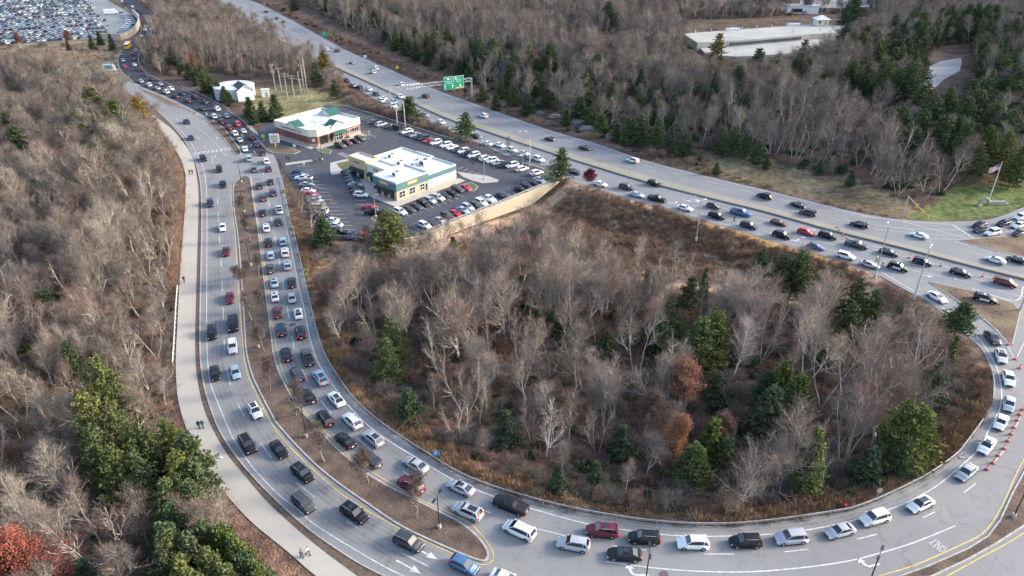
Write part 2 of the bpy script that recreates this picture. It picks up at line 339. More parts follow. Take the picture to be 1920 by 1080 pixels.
island('corner_island',[(1677,1085),(1740,1062),(1815,1029),(1852,1006),(1875,976),(1900,922),(1922,882),(2060,700),(2100,760),(1990,930),(1920,986),(1865,1021),(1815,1049),(1745,1082)],SOD)
island('access_median',[(386,224),(400,226),(420,241),(437,262),(449,280),(452,290),(444,292),(437,284),(422,262),(407,247),(394,234)],SOD)
island('wedge_median',[(262,166),(300,180),(337,197),(372,214),(366,216),(349,204),(318,198),(284,179)],GRS)
island('sign_island',[(489,266),(500,262),(511,263),(520,272),(540,276),(563,284),(552,289),(513,287),(500,281)],GRS)
island('entry_divider',[(534,307),(584,300),(586,302),(537,310)],CON)
island('planter_island',[(620,306),(640,301),(663,297),(668,322),(640,326),(622,328),(619,318)],CON)
surface('lawn_patch',gp([(631,307),(650,303),(661,300),(664,319),(645,321),(636,314)]),.15,LWN)
island('bumpout_island',[(856,322),(885,327),(912,330),(935,338),(932,342),(905,344),(886,339),(868,332)],CON)
island('tree_island',[(868,346),(884,342),(896,350),(890,358),(874,360)],LWN)
island('end_island',[(696,411),(705,402),(725,400),(748,403),(752,409),(730,414),(705,415)],GRS)
island('corner_bed',[(1007,333),(1022,325),(1050,330),(1040,337),(1022,341)],LWN)
island('pharmacy_bed',[(594,281),(604,276),(622,283),(618,289),(604,286)],LWN,0)
island('side_bed',[(680,249),(692,246),(694,253),(684,255)],LWN)
# far pavements
FARP=road_mat('far_lot_paving',(.2,.2,.21),(.26,.26,.265),(.16,.165,.18),.1)
surface('far_parking_lot',gp([(-300,-40),(-300,90),(0,84),(110,77),(180,73),(232,72),(252,62),(258,45),(245,26),(225,14),(190,-6),(160,-40)]),.03,FARP)
hp=[(1742,126),(1762,116),(1802,109),(1803,120),(1799,134),(1770,150),(1750,168),(1728,168)]
SIDE=road_mat('far_road',(.24,.24,.26),(.3,.3,.31),(.2,.2,.22),.1)
fr=[G(*p,4.9) for p in hp]; o=MB().flat(fr,5.15,SIDE).obj('far_road'); tag(o,kind='structure')
o=MB().flat([G(*p,5) for p in [(1500,16),(1630,14),(1770,20),(1830,24),(2300,30),(2300,-30),(1500,-20)]],5.2,FARP).obj('far_yard_pavement'); tag(o,kind='structure')
# ---------------------------------------------------------------- painted markings
mk=MB()
def line(px,wd=.14,z=.03,m=WHT,n=4,off=0): mk.strip(gp(px,n),wd,z,m,off)
line(WL,.18); line(WR[:-9],.2); line(YL,.16,m=YEL)
for a in [((329,221),(335,226)),((347,235),(354,241)),((367.5,254),(374,261)),((383,272),(387.5,280)),((395.6,293),(400,302)),((397.5,300),(399,309)),((407.5,346),(408,355)),((408,371),(408,383)),((408.7,400),(409,416)),((411,442),(412,458)),((414.5,484),(415,500)),((416.5,526),(417,547)),((418.7,577),(419,598)),((420.5,637),(421,657)),((426,693),(432,722)),((445.7,757),(458,781)),((489,831),(510,860)),((556,905),(590,933)),((650,977),(672,991)),((755.5,1038),(803,1062)),
 ((492,320),(494,328)),((497.5,345),(500,355)),((503,375),(505,386)),((508,407),(511,420)),((515,442),(517.5,458)),((522.5,482),(525,499)),((530,526),(533,544)),((538,575),(542,598)),((547,630),(552,654)),((566,692),(577,715)),((602,752),(622.5,777)),((669.5,822),(696,845)),((755,884),(796,908)),((896,952),(920,962)),((1010,992),(1061,1005)),((1147,1023),(1212,1032)),((1320,1039),(1377,1039)),((1470,1035),(1516,1030)),((1607,1011),(1644,1002)),((1730,971),(1753,960)),((1807,924),(1830,906)),((1866,865),(1882,845)),((1904,802),(1913,783)),
 ((476,283),(481,290)),((451,250),(457,257)),((410,215),(415,220)),((370,186),(376,189)),((323,167),(329,170))]:
    mk.strip([G(*a[0]),G(*a[1])],.17,.03,WHT)
line([(1136,1053),(1225,1065),(1325,1072),(1412,1072),(1500,1065),(1580,1054),(1640,1040),(1715,1017),(1791,986)],.2)
line([(1647,1080),(1715,1060),(1790,1027),(1840,1002),(1865,972),(1885,935),(1915,870),(1960,800)],.16,m=YEL)
line([(1772,1082),(1840,1045),(1920,999),(2000,930)],.16,m=YEL)
line([(350,227),(375,243),(400,264),(420,290)],.13)
line([(1755,538),(1798,564),(1840,596),(1867,621),(1887,646),(1902,673)],.15); line([(1822,541),(1903,564),(1918,538)],.3); line([(1905,672),(1920,643),(1960,560)],.16)
# crosswalk
a,b_=Vector(G(363,289)),Vector(G(499,269)); dr=(b_-a).normalized(); nn=Vector((-dr.y,dr.x)); Lc=(b_-a).length
for s in (-1.15,1.15): mk.strip([tuple(a+nn*s),tuple(b_+nn*s)],.3,.046,WHT)
k=0.
while k<Lc-1.4:
    mk.strip([tuple(a+dr*k-nn*1.0),tuple(a+dr*(k+.9)+nn*1.0)],.4,.044,WHT); k+=1.5
# highway lines
EFn=EFg; MUg=gp(MU,3); MLg=gp(ML,3)
farA=[p for p in EFn if p[0]<G(1840,413)[0] and P(*p)[0]>600]; MUt=MUg
def onx(pl,lo,hi): return [p for p in pl if lo<=P(*p)[0]<=hi]
def dashes(pl,wd=.15,on=3.,off=9.,z=.03,ph=0.):
    q=resample(pl,step=1.); k=int(ph)
    while k+on<len(q): mk.strip(q[k:k+int(on)+1],wd,z,WHT); k+=int(on+off)
for x0,x1 in ((640,1960),):
    A=onx(EFg,x0,1700)+[G(1800,440),G(1960,482)]; B=onx(MUg,x0,x1)
    mk.strip(between(A,B,.085),.18,.03,WHT); dashes(between(A,B,.36)); dashes(between(A,B,.63),ph=4); 
    A=onx(MLg,x0,1960); B=onx(ENg,x0,1960)
    C=between(A,B,.07); mk.strip(C,.15,.03,WHT)
    for f_ in (.28,.5,.73):
        C=between(A,B,f_); Cs=[p for p in C if P(*p)[0]>1290]; Cd=[p for p in C if P(*p)[0]<=1290]
        mk.strip(Cs,.15,.03,WHT); dashes(Cd,ph=f_*9)
line([(415,-4),(480,22),(550,62),(545,60),(480,34),(440,20)],.18); line([(405,-12),(480,8),(560,50),(640,97)],.15); line([(470,2),(560,48),(645,100),(670,112)],.14)
dashes(gp([(430,-2),(500,26),(570,66),(640,104)],3))
mk.strip(gp(WR[-9:],4),.16,.03,WHT)
line([(1615,405),(1690,415),(1786,421)],.16); line([(1580,412),(1690,428),(1800,431)],.14); line([(1640,430),(1750,440),(1812,441)],.14); line([(1700,447),(1790,449),(1830,456),(1890,478),(1990,500)],.14)
line([(1786,421),(1828,449)],.35,n=0); line([(1847,427),(1880,421),(1920,408)],.14); line([(1840,440),(1890,434),(1930,424)],.14)
# dark access road edge lines
mk.strip(gp(DKL[2:-1],4),.16,.036,WHT,-.45); mk.strip(gp(DKR[2:-2],4),.16,.036,WHT,.45)
# painted arrows and words
def glyph(poly,c,ang,sc,z=.03,sx=1.):
    cs,sn=math.cos(ang),math.sin(ang); q=[(c[0]+(x*sc*cs-y*sx*sc*sn),c[1]+(x*sc*sn+y*sx*sc*cs)) for x,y in poly]; mk.flat(q,z,WHT)
STR=[(-1.9,-.12),(.5,-.12),(.5,-.5),(1.9,0),(.5,.5),(.5,.12),(-1.9,.12)]
LTA=[(-1.6,-.14),(.3,-.14),(.75,.25),(.95,.9),(1.35,.9),(.75,1.7),(.1,.9),(.5,.9),(.35,.4),(.1,.16),(-1.6,.16)]
def adir(p,q): a,b=G(*p),G(*q); return math.atan2(b[1]-a[1],b[0]-a[0])
glyph(STR,G(766,1063),adir((748,1055),(782,1073)),1.15); glyph(STR,G(797,1037),adir((780,1028),(810,1043)),1.15)
glyph([(x,-y) for x,y in LTA],G(1632,1062),adir((1700,1050),(1632,1067)),1.0); glyph([(x,-y) for x,y in LTA],G(1192,1078),adir((1240,1082),(1180,1078)),1.1)
for p in [(358,212),(383,233),(403,293),(423,290),(407,259)]: glyph(LTA if p[0] in (383,424) else STR,G(*p),adir(p,(p[0]+8,p[1]+11)),.8,sx=1.1)
for p,t in [((1300,367),0),((1302,374),0),((1262,381),1),((1288,376),0),((1408,391),0),((1447,400),0),((1529,422),0),((1522,430),0),((1501,444),0),((1490,452),1),((1665,457),0),((1648,464),0),((1807,496),0),((1785,522),0),((1737,517),0)]:
    glyph(LTA if t else STR,G(*p),adir(p,(p[0]+40,p[1]+9)),.85,sx=1.4)
wear=bpy.data.materials.new('lane_wear'); wear.use_nodes=True; N=wear.node_tree.nodes; L=wear.node_tree.links; b=N['Principled BSDF']; b.inputs['Base Color'].default_value=(.05,.052,.058,1); b.inputs['Roughness'].default_value=.8
g=N.new('ShaderNodeNewGeometry'); t=N.new('ShaderNodeTexNoise'); t.inputs['Scale'].default_value=.35; t.inputs['Detail'].default_value=7; L.new(g.outputs['Position'],t.inputs['Vector']); r=N.new('ShaderNodeMapRange'); r.inputs[1].default_value=.4; r.inputs[2].default_value=.7; r.inputs[3].default_value=.02; r.inputs[4].default_value=.2; L.new(t.outputs[0],r.inputs[0]); L.new(r.outputs[0],b.inputs['Alpha'])
lw=MB()
def wearlane(pl):
    for o_,w_ in ((-.8,.42),(0,.55),(.8,.42)): lw.strip(pl,w_,.022,wear,o_)
KLg=gp(WL,4); YLg=gp(YL[:19],4); WRg=gp(WR[:31],4); YRg=gp(YL[20:][::-1],4)
for f_ in (.27,.74): wearlane(between(KLg[24:],YLg,f_))
for f_ in (.26,.75): wearlane(between(WRg[:56],YRg[:78],f_))
q=resample(WRg[56:],step=2.); lw.strip(q,.5,.022,wear,1.8); lw.strip(q,.5,.022,wear,5.4); lw.strip(q,.4,.022,wear,1.); lw.strip(q,.4,.022,wear,2.6)
o=lw.obj('worn_wheel_tracks'); tag(o,kind='structure')
mo=mk.obj('road_markings'); tag(mo,kind='structure')
ob=text('ONLY','painted_word',1.55,WHT,None,(0,0,0),(0,0,0),0.002)
c1=G(1759,1023); ra=adir((1776,1031),(1749,1011)); ob.location=(c1[0],c1[1],.034)
ob.rotation_euler=(0,0,ra); ob.scale=(.5,1.6,1); tag(ob,kind='structure')
# parking bay lines
pk=MB()
def bays(a,b,n,la,lb,wd=.12):
    for i in range(n+1):
        t=i/n; p=(a[0]+(b[0]-a[0])*t,a[1]+(b[1]-a[1])*t); q=(p[0]+la,p[1]+lb); pk.strip([G(*p),G(*q)],wd,.03,WHT)
bays((660,208),(700,222),5,-12,5); bays((703,224),(1010,321),33,-14,6); bays((752,398),(855,362),9,16,8); bays((790,432),(1000,352),20,-16,-8)
bays((556,312),(640,430),17,26,0); bays((655,345),(672,400),7,22,-1); bays((632,270),(690,250),6,14,8)
mk2=[((600,301),(606,299)),((610,299),(619,296))]
for i in range(7): pk.strip([G(634+i*3.5,289+i*1.7),G(643+i*3.5,286+i*1.7)],.35,.03,WHT)
for i in range(4): pk.strip([G(676+i*6,401),G(690+i*3,396)],.15,.03,WHT)
for i in range(5): pk.strip([G(858+i*10,318+i*3),G(868+i*10,313+i*4)],.15,.03,WHT)
o=pk.obj('parking_bay_markings'); tag(o,kind='structure')
# ================================================================ structures that are things
GLS=mat('dark_glass',(.02,.024,.03),.12,spec=.8)
STL=mat('galvanized_steel',(.42,.43,.43),.5,metal=.6,noise=.15,nscale=2)
WST=mat('white_metal',(.7,.7,.68),.5)
BLK=mat('black_metal',(.02,.02,.022),.5)
WOD=mat('weathered_pole',(.36,.32,.27),.9,noise=.2,nscale=3)
CNC=mat('pale_concrete',(.4,.37,.32),.9,noise=.12,nscale=.6)
WALLC=None
ROOFW=mat('white_roof_membrane',(.64,.66,.68),.8,col2=(.5,.52,.545),nscale=.22)
CREAM=mat('cream_stucco',(.66,.62,.52),.85,noise=.05,nscale=.5)
def brick(name,c1,c2,mortar,sc=2.2):
    m=bpy.data.materials.new(name); m.use_nodes=True; N=m.node_tree.nodes; L=m.node_tree.links; b=N['Principled BSDF']; b.inputs['Roughness'].default_value=.9
    t=N.new('ShaderNodeTexBrick'); t.inputs['Color1'].default_value=(*c1,1); t.inputs['Color2'].default_value=(*c2,1); t.inputs['Mortar'].default_value=(*mortar,1); t.inputs['Scale'].default_value=sc; t.inputs['Mortar Size'].default_value=.02
    g=N.new('ShaderNodeTexCoord'); s=N.new('ShaderNodeSeparateXYZ'); c=N.new('ShaderNodeCombineXYZ'); a=N.new('ShaderNodeMath'); a.operation='ADD'
    L.new(g.outputs['Object'],s.inputs[0]); L.new(s.outputs[0],a.inputs[0]); L.new(s.outputs[1],a.inputs[1]); L.new(a.outputs[0],c.inputs[0]); L.new(s.outputs[2],c.inputs[1]); L.new(c.outputs[0],t.inputs['Vector']); L.new(t.outputs[0],b.inputs['Base Color']); return m
BRK=brick('red_brick',(.2,.065,.055),(.25,.085,.068),(.35,.25,.2))
WALLC=brick('retaining_block',(.5,.43,.32),(.44,.375,.28),(.3,.25,.19),.55)
STN=mat('stone_base',(.42,.33,.27),.9,noise=.15,nscale=2)
GRN=mat('green_metal_roof',(.022,.1,.078),.45,noise=.1,nscale=1)
TEAL=mat('teal_stucco',(.075,.165,.175),.8,noise=.06,nscale=.6)
TANS=mat('tan_stucco',(.5,.37,.22),.85,noise=.06,nscale=.5)
ORN=mat('orange_sign_face',(.75,.36,.1),.5)
AWN=mat('black_awning',(.025,.025,.025),.8)
PEACH=mat('peach_masonry',(.55,.38,.26),.85,noise=.06,nscale=.6)
def frame_of(o,d):
    a=math.atan2(d[1]-o[1],d[0]-o[0]); return a
def window(parent,x,y,z,wd,ht,face,mull=(2,2),frame=WST,name='window'):
    # face: 'y-' front (normal -y) or 'x-' left (normal -x)
    m=MB(); g=MB(); t=.09
    def b(mb,u,v,du,dv,depth,off,mm):
        if face=='y-': mb.box((x+u,y-off,z+v),(du,depth,dv),mm)
        else: mb.box((x-off,y+u,z+v),(depth,du,dv),mm)
    for i in range(mull[0]+1): b(m,-wd/2+wd*i/mull[0],0,t,ht+t,.10,.05,frame)
    for j in range(mull[1]+1): b(m,0,-ht/2+ht*j/mull[1],wd+t,t,.104,.052,frame)
    b(g,0,0,wd-.02,ht-.02,.04,.02,GLS)
    o=part(g,name,parent); part(m,'frame',o); return o
# ---- pharmacy style clinic with brick walls and green gables
D0=G(590,277); C0=G(677,250); ang=frame_of(D0,C0)
ph=empty('brick_building',(D0[0],D0[1],0),ang)
tag(ph,'red brick building with cream upper walls, white flat roof and green gables','building')
fp=[(1.8,0),(22.2,0),(22.2,22.4),(-.3,22.4),(-.3,2.1)]
def grow(pl,d):
    cx=sum(p[0] for p in pl)/len(pl); cy=sum(p[1] for p in pl)/len(pl)
    return [(cx+(x-cx)*(1+d/11.),cy+(y-cy)*(1+d/11.)) for x,y in pl]
part(MB().prism(grow(fp,.06),0,1.0,STN),'stone_base',ph)
part(MB().prism(fp,1.0,3.7,BRK),'brick_wall',ph)
up=MB().prism(grow(fp,.1),3.7,5.7,CREAM); up.kerb(grow(fp,.02),.3,5.7,6.35,CREAM,True); part(up,'upper_wall',ph)
rf=MB().flat(grow(fp,-.1),5.75,ROOFW); rf.box((9,9,5.95),(1.2,1.2,.4),WST); rf.box((5,15,5.95),(.5,.5,.4),STL)
rfo=part(rf,'roof',ph)
part(MB().box((11,11.5,6.0),(5.2,.5,.3),STL,rz=.25).box((12,14,6.2),(.2,.2,.9),STL),'roof_pipe',rfo)
def gable(cx,cy,wd,dp,z0,h,rz,wallm=CREAM):
    e=empty('gable',(cx,cy,z0),rz); e.parent=ph; ALLK.setdefault(ph.name,[]).append(e)
    m=MB(); hw=wd/2
    m.add([(-hw,0,0),(hw,0,0),(hw,0,.9),(0,0,h+.7),(-hw,0,.9),(-hw,dp,0),(hw,dp,0),(hw,dp,.9),(0,dp,h+.7),(-hw,dp,.9)],[(0,1,2,3,4),(9,8,7,6,5),(1,6,7,2),(5,0,4,9)],wallm)
    part(m,'gable_wall',e)
    r=MB(); o=.35
    for s in (-1,1):
        x0,z_0=s*(hw+o),.9-o*(h-.2)/hw; x1,z1=0,h+.78
        r.add([(x0,-o,z_0),(x1,-o,z1),(x1,dp+o,z1),(x0,dp+o,z_0),(x0,-o,z_0+.12),(x1,-o,z1+.12),(x1,dp+o,z1+.12),(x0,dp+o,z_0+.12)],[(0,1,2,3),(7,6,5,4),(0,4,5,1),(3,2,6,7),(0,3,7,4)],GRN)
    part(r,'gable_roof',e)
gable(11.2,-.35,6.2,3.6,4.9,1.9,0); gable(-.6,11.5,6.0,3.2,5.3,1.7,-math.pi/2); gable(22.2,14,6.5,5,5.3,1.9,math.pi/2)
cn=MB(); cn.add([(8.4,-.15,3.9),(14,-.15,3.9),(14.2,-1.9,3.1),(8.2,-1.9,3.1),(8.4,-.15,3.75),(14,-.15,3.75),(14.2,-1.9,2.95),(8.2,-1.9,2.95)],[(3,2,1,0),(4,5,6,7),(3,7,6,2),(0,4,7,3),(1,2,6,5)],GRN)
for xx_ in (8.5,13.9): cn.box((xx_,-1.7,1.5),(.3,.3,3.0),BRK)
part(cn,'entrance_canopy',ph)
window(ph,4.6,-.1,1.95,3.4,3.0,'y-',(3,2),BLK); window(ph,8.,-.1,1.7,1.1,2.6,'y-',(1,1),BLK); window(ph,11.2,-.12,1.6,4.2,2.9,'y-',(4,2),WST,'door'); window(ph,19,-.1,2.3,4.6,1.6,'y-',(4,1),WST); window(ph,16.3,-.1,2.3,1.5,1.6,'y-',(2,1),WST)
for yy_ in (4.5,8,11.5,15): 
    part(MB().box((-.36,yy_,2.3),(.1,2.4,1.9),mat('brown_shutter_panel',(.17,.08,.065),.8)),'blind_window',ph)
text('Family Pharmacy & Clinic','lettering',1.25,BLK,ph,(-.42,12.2,4.7),(R(90),0,R(-90)))
text('Clinic','lettering',.6,mat('grey_letter',(.3,.3,.3),.6),ph,(11.2,-.28,4.4),(R(90),0,0))
rs=MB().box((.7,1.0,2.4),(.9,.12,.9),WST,rz=R(-45)); part(rs,'wall_sign',ph)
part(MB().box((15.2,-.8,.5),(.6,.6,1.0),BLK),'bin',ph)
part(MB().box((11,-1.6,.07),(22,3.2,.14),CNC).box((-1.2,11,.07),(1.8,22,.14),CNC),'walkway',ph)
# ---- shopping building, teal and tan
F0=G(745,378); R0=G(856,336); a2=frame_of(F0,R0)
tb=empty('retail_building',(F0[0],F0[1],0),a2); tag(tb,'long store building with teal band, tan entrance blocks and white roof','building')
def blk(name,x0,x1,y0,y1,z0,z1,m,par=.35,roof=True,top=None):
    pl=[(x0,y0),(x1,y0),(x1,y1),(x0,y1)]; q=MB().prism(pl,z0,z1-.5,m); i=.15
    q.kerb([(x0+i,y0+i),(x1-i,y0+i),(x1-i,y1-i),(x0+i,y1-i)],.3,z1-.5,z1,top or m,True)
    o=part(q,name,tb)
    if roof: part(MB().flat([(x0+.3,y0+.3),(x1-.3,y0+.3),(x1-.3,y1-.3),(x0+.3,y1-.3)],z1-.45,ROOFW),'roof',o)
    return o
part(MB().prism([(.05,.05),(25.2,.05),(25.2,10.9),(.05,10.9)],0,3.1,PEACH),'lower_wall',tb)
part(MB().box((19.0,-.02,1.9),(12.3,.2,2.5),CREAM),'plain_wall',tb)
blk('tall_band',0,13.2,-.05,11,3.1,6.0,TEAL,top=ROOFW); blk('low_band',13.2,25.3,-.05,11,3.1,5.2,TEAL,top=ROOFW)
blk('back_store',6.2,25.3,11.003,26,0,5.3,CREAM,top=ROOFW)
blk('side_bay',25.303,26.4,11.5,20,0,5.0,CREAM,top=ROOFW)
blk('white_store',5.2,10.4,11.3,20.4,0,6.1,CREAM); blk('tan_store',4.9,10.0,20.5,29.6,0,6.7,TANS)
for (x,y,z,s_) in [(5,5.5,5.55,1.7),(19,8,4.75,2.2),(14,14,4.85,1.5),(11.9,19.5,4.85,1.5),(16.6,21.5,4.85,1.5),(20.8,12.8,4.85,.9)]:
    u=MB().box((x,y,z+s_*.4),(s_*1.25,s_,s_*.8),mat('rooftop_unit_paint',(.55,.56,.55),.6)); u.box((x-s_*.64,y,z+s_*.4),(.03,s_*.7,s_*.5),BLK); u.tube((x+s_*.2,y,z+s_*.8),(x+s_*.2,y,z+s_*.86),s_*.3,s_*.3,BLK,10)
    part(u,'rooftop_unit',tb)
for vx,vy,vz,vr in ((16.5,10.5,5.9,.35),(17.6,9.4,5.6,.25),(15.5,9,5.3,.3)): part(MB().tube((vx,vy,4.8),(vx,vy,vz),vr,vr*.9,WST,8),'roof_vent',tb)
for x in (2.2,6.3): window(tb,x,0.03,1.75,2.3,2.0,'y-',(2,2),WST)
window(tb,10.4,.03,1.75,1.8,2.0,'y-',(2,2),WST); window(tb,12.1,.02,1.3,.9,2.4,'y-',(1,1),WST,'door')
for y in (2.2,5.2,8.4): window(tb,.03,y,1.6,1.8,2.4,'x-',(2,1),mat('brown_frame',(.12,.09,.07),.6)); part(MB().add([(0,y-1.3,3.2),(0,y+1.3,3.2),(-1.2,y+1.3,2.5),(-1.2,y-1.3,2.5),(-1.2,y-1.3,2.2),(-1.2,y+1.3,2.2)],[(0,3,2,1),(3,4,5,2)],AWN),'awning',tb)
for y,x in ((14,5.15),(18,5.15),(23.2,4.85),(27,4.85)): window(tb,x,y,1.6,2.2,2.4,'x-',(3,1),BLK); part(MB().add([(x,y-1.7,3.4),(x,y+1.7,3.4),(x-1.1,y+1.7,2.6),(x-1.1,y-1.7,2.6),(x-1.1,y-1.7,2.3),(x-1.1,y+1.7,2.3)],[(0,3,2,1),(3,4,5,2)],AWN),'awning',tb)
part(MB().box((6.3,-.12,4.6),(3.9,.1,.95),ORN),'store_sign',tb); part(MB().box((-.06,5.8,4.6),(.1,3.9,.95),ORN),'store_sign',tb)
text('BAKERY','lettering',.7,mat('letter_white',(.8,.75,.7),.5),tb,(6.3,-.19,4.6),(R(90),0,0)); text('BAKERY','lettering',.7,MATS['letter_white'],tb,(-.13,5.8,4.6),(R(90),0,R(-90)))
text('Lotus','lettering',1.1,BLK,tb,(5.16,16,5.1),(R(90),0,R(-90))); text('KITCHEN','lettering',.55,BLK,tb,(5.16,16,4.35),(R(90),0,R(-90))); text('RESTAURANT','lettering',.55,BLK,tb,(4.86,25,5.3),(R(90),0,R(-90)))
wk=MB().prism([(-3.2,-3.2),(26,-3.2),(26.4,0),(0,0),(0,11.2),(5.2,11.2),(4.9,29.6),(3,30),(-3,14)],0,.15,CON); part(wk,'walkway',tb)
for i in range(9): part(MB().box((24+i*.0,26.6+.0,.9),(.1,.1,1.8),WST),'post',tb) if i==0 else None
# ---- retaining wall and its guardrail
wp=[(742,451),(770,448),(786,444),(800,439),(840,421),(893,400),(952,377),(1010,353),(1057,334)]
wl=resample(gp(wp,3),step=2.)
rw=empty('retaining_wall'); tag(rw,'long tan block retaining wall holding up the edge of the parking lot','wall')
m=MB().kerb(wl,.7,-8,.22,WALLC); c_=G(1057,334); m.kerb([G(1057,334),G(1056,331),G(1048,327)],.7,-8,.22,WALLC); part(m,'wall_face',rw)
part(MB().kerb(wl,.85,.22,.42,CNC),'coping',rw)
def guardrail(name,pl,label,m=STL,h=.75,step=2.,white=False,cat='guardrail',z=0.):
    e=empty(name,(pl[0][0],pl[0][1],0)); tag(e,label,cat)
    ox,oy=pl[0][0],pl[0][1]
    q=[(x-ox,y-oy) for x,y in pl]
    part(MB().kerb(q,.12,h-.32+z,h+z,m),'rail',e)
    ps=resample(q,step=step); mb=MB()
    for x,y in ps[:100]: part(MB().box((x,y,z+h/2-.2),(.14,.14,h+.35),WOD),'post',e)
    return e
guardrail('guardrail',resample(gp([(628,447),(695,452),(742,450)],2)+gp(wp[1:],3),step=2.),'steel guardrail with pale posts along the top of the tan retaining wall',z=.42)
guardrail('guardrail',resample(gp(GR[:26],4),step=1.),'long grey guardrail curving around the wooded bowl beside the car queue',step=3.,m=STL)
guardrail('guardrail',resample(gp(GR[26:],4),step=1.),'pale guardrail bending around the right rim of the woods near the cones',step=3.)
guardrail('guardrail',resample(gp([(334,541),(331,580),(328,640),(325,686)],3),step=1.),'white wooden rail between left footpath and woods',m=WST,h=1.,cat='fence')
guardrail('guardrail',resample(gp([(439,216),(452,226),(466,238),(470,246)],3),step=1.),'short guardrail right of the dark road across from the pines',step=2.5)
guardrail('guardrail',resample(gp([(472,252),(482,262),(494,276)],3),step=1.),'short guardrail by the yellow diamond sign at the brick building',step=2.5)
guardrail('guardrail',resample(gp([(340,163),(375,178),(405,194),(430,206)],3),step=1.),'long guardrail on the dark road below the white water tank',step=2.5)
# fence on the NE edge of the lot
fl=resample(gp([(852,262),(943,289),(993,311),(1048,327)],3),step=1.)
guardrail('chain_fence',fl,'grey fence between the row of parked cars and the highway shrubs',m=mat('grey_fence_mesh',(.2,.2,.19),.8),h=1.5,cat='fence')
guardrail('timber_rail',resample(gp([(648,200),(697,214),(760,234),(850,262)],3),step=1.),'low pale rail behind the parked cars near the brick building',h=.5,m=CNC,cat='fence')
# barrier along highway median
mb=MB().kerb(resample(gp(ML,3),step=3.),.3,.0,.5,mat('barrier_concrete',(.2,.19,.16),.9)); e=mb.obj('median_barrier'); tag(e,'long low concrete barrier running down the highway median','barrier')
# far lot retaining wall
fw=resample(gp([(182,72),(215,75),(236,73),(250,66),(259,55),(262,42),(257,33),(250,27)],4),step=3.)
e=MB().kerb(fw,.8,-.2,3.4,WALLC).kerb(fw,1.,3.4,3.6,CNC).obj('curved_wall'); tag(e,'curved pale retaining wall around the corner of the far car lot','wall')
# ---- water tank, gable shed, white box
tk=empty('water_tank',(*G(438,187),0)); tag(tk,'squat round white water tank with flat top beside a small gabled house','tank')
tx,ty=G(438,160,5); tk.location=(tx,ty,0)
part(MB().tube((0,0,0),(0,0,5.0),8.8,8.8,mat('shaded_tank_paint',(.5,.53,.56),.6,noise=.08,nscale=.5),40),'tank_wall',tk); part(MB().tube((0,0,5.0),(0,0,5.25),9.0,8.4,ROOFW,40),'tank_roof',tk)  # white tank; shading of its side put into the greyer wall colour
ld=MB()
for s in (-.3,.3): ld.tube((-3+s,-8.95,0),(-3+s,-8.95,5.4),.05,.05,STL,4)
for i in range(12): ld.tube((-3.3,-8.95,.4+i*.42),(-2.7,-8.95,.4+i*.42),.04,.04,STL,4)
part(ld,'ladder',tk)
h1,h2,h3=G(447,186),G(479,186),G(438,178)
hs=empty('gabled_shed',(*G(463,189),0),R(33)); tag(hs,'small white gabled utility house in front of the white water tank','shed')
q=MB(); W_,D_,Hh=7.2,9.5,4.6
q.add([(-W_/2,0,0),(W_/2,0,0),(W_/2,0,Hh),(0,0,Hh+2.1),(-W_/2,0,Hh),(-W_/2,D_,0),(W_/2,D_,0),(W_/2,D_,Hh),(0,D_,Hh+2.1),(-W_/2,D_,Hh)],[(0,1,2,3,4),(9,8,7,6,5),(1,6,7,2),(5,0,4,9)],mat('white_siding',(.72,.72,.7),.7)); part(q,'wall',hs)
q=MB(); dr_=mat('dark_shingle',(.06,.065,.075),.9,noise=.2,nscale=3)
for s in (-1,1): q.add([(s*(W_/2+.4),-.4,Hh-.28),(0,-.4,Hh+2.16),(0,D_+.4,Hh+2.16),(s*(W_/2+.4),D_+.4,Hh-.28),(s*(W_/2+.4),-.4,Hh-.1),(0,-.4,Hh+2.35),(0,D_+.4,Hh+2.35),(s*(W_/2+.4),D_+.4,Hh-.1)],[(0,1,2,3),(7,6,5,4),(0,4,5,1),(2,6,7,3),(0,3,7,4)],dr_)
part(q,'roof',hs); part(MB().box((-3.62,3,3),(.06,1.2,1.2),GLS),'window',hs)
for s in (-1,1): 
    fas=MB().add([(s*(W_/2+.45),-.45,Hh-.35),(0,-.45,Hh+2.1),(0,-.45,Hh+2.4),(s*(W_/2+.45),-.45,Hh-.05)],[(0,1,2,3)],WST); part(fas,'fascia',hs)
e=empty('utility_cabinet',(*G(499,181),0),R(20)); tag(e,'small white box shelter among pines left of the utility poles','cabinet'); part(MB().box((0,0,1.6),(3.4,2.6,3.2),WST),'shelter',e); part(MB().box((0,0,3.28),(3.8,3.0,.15),ROOFW),'lid',e); part(MB().box((.4,-1.33,1.2),(1.,.05,2.1),STL),'door',e)
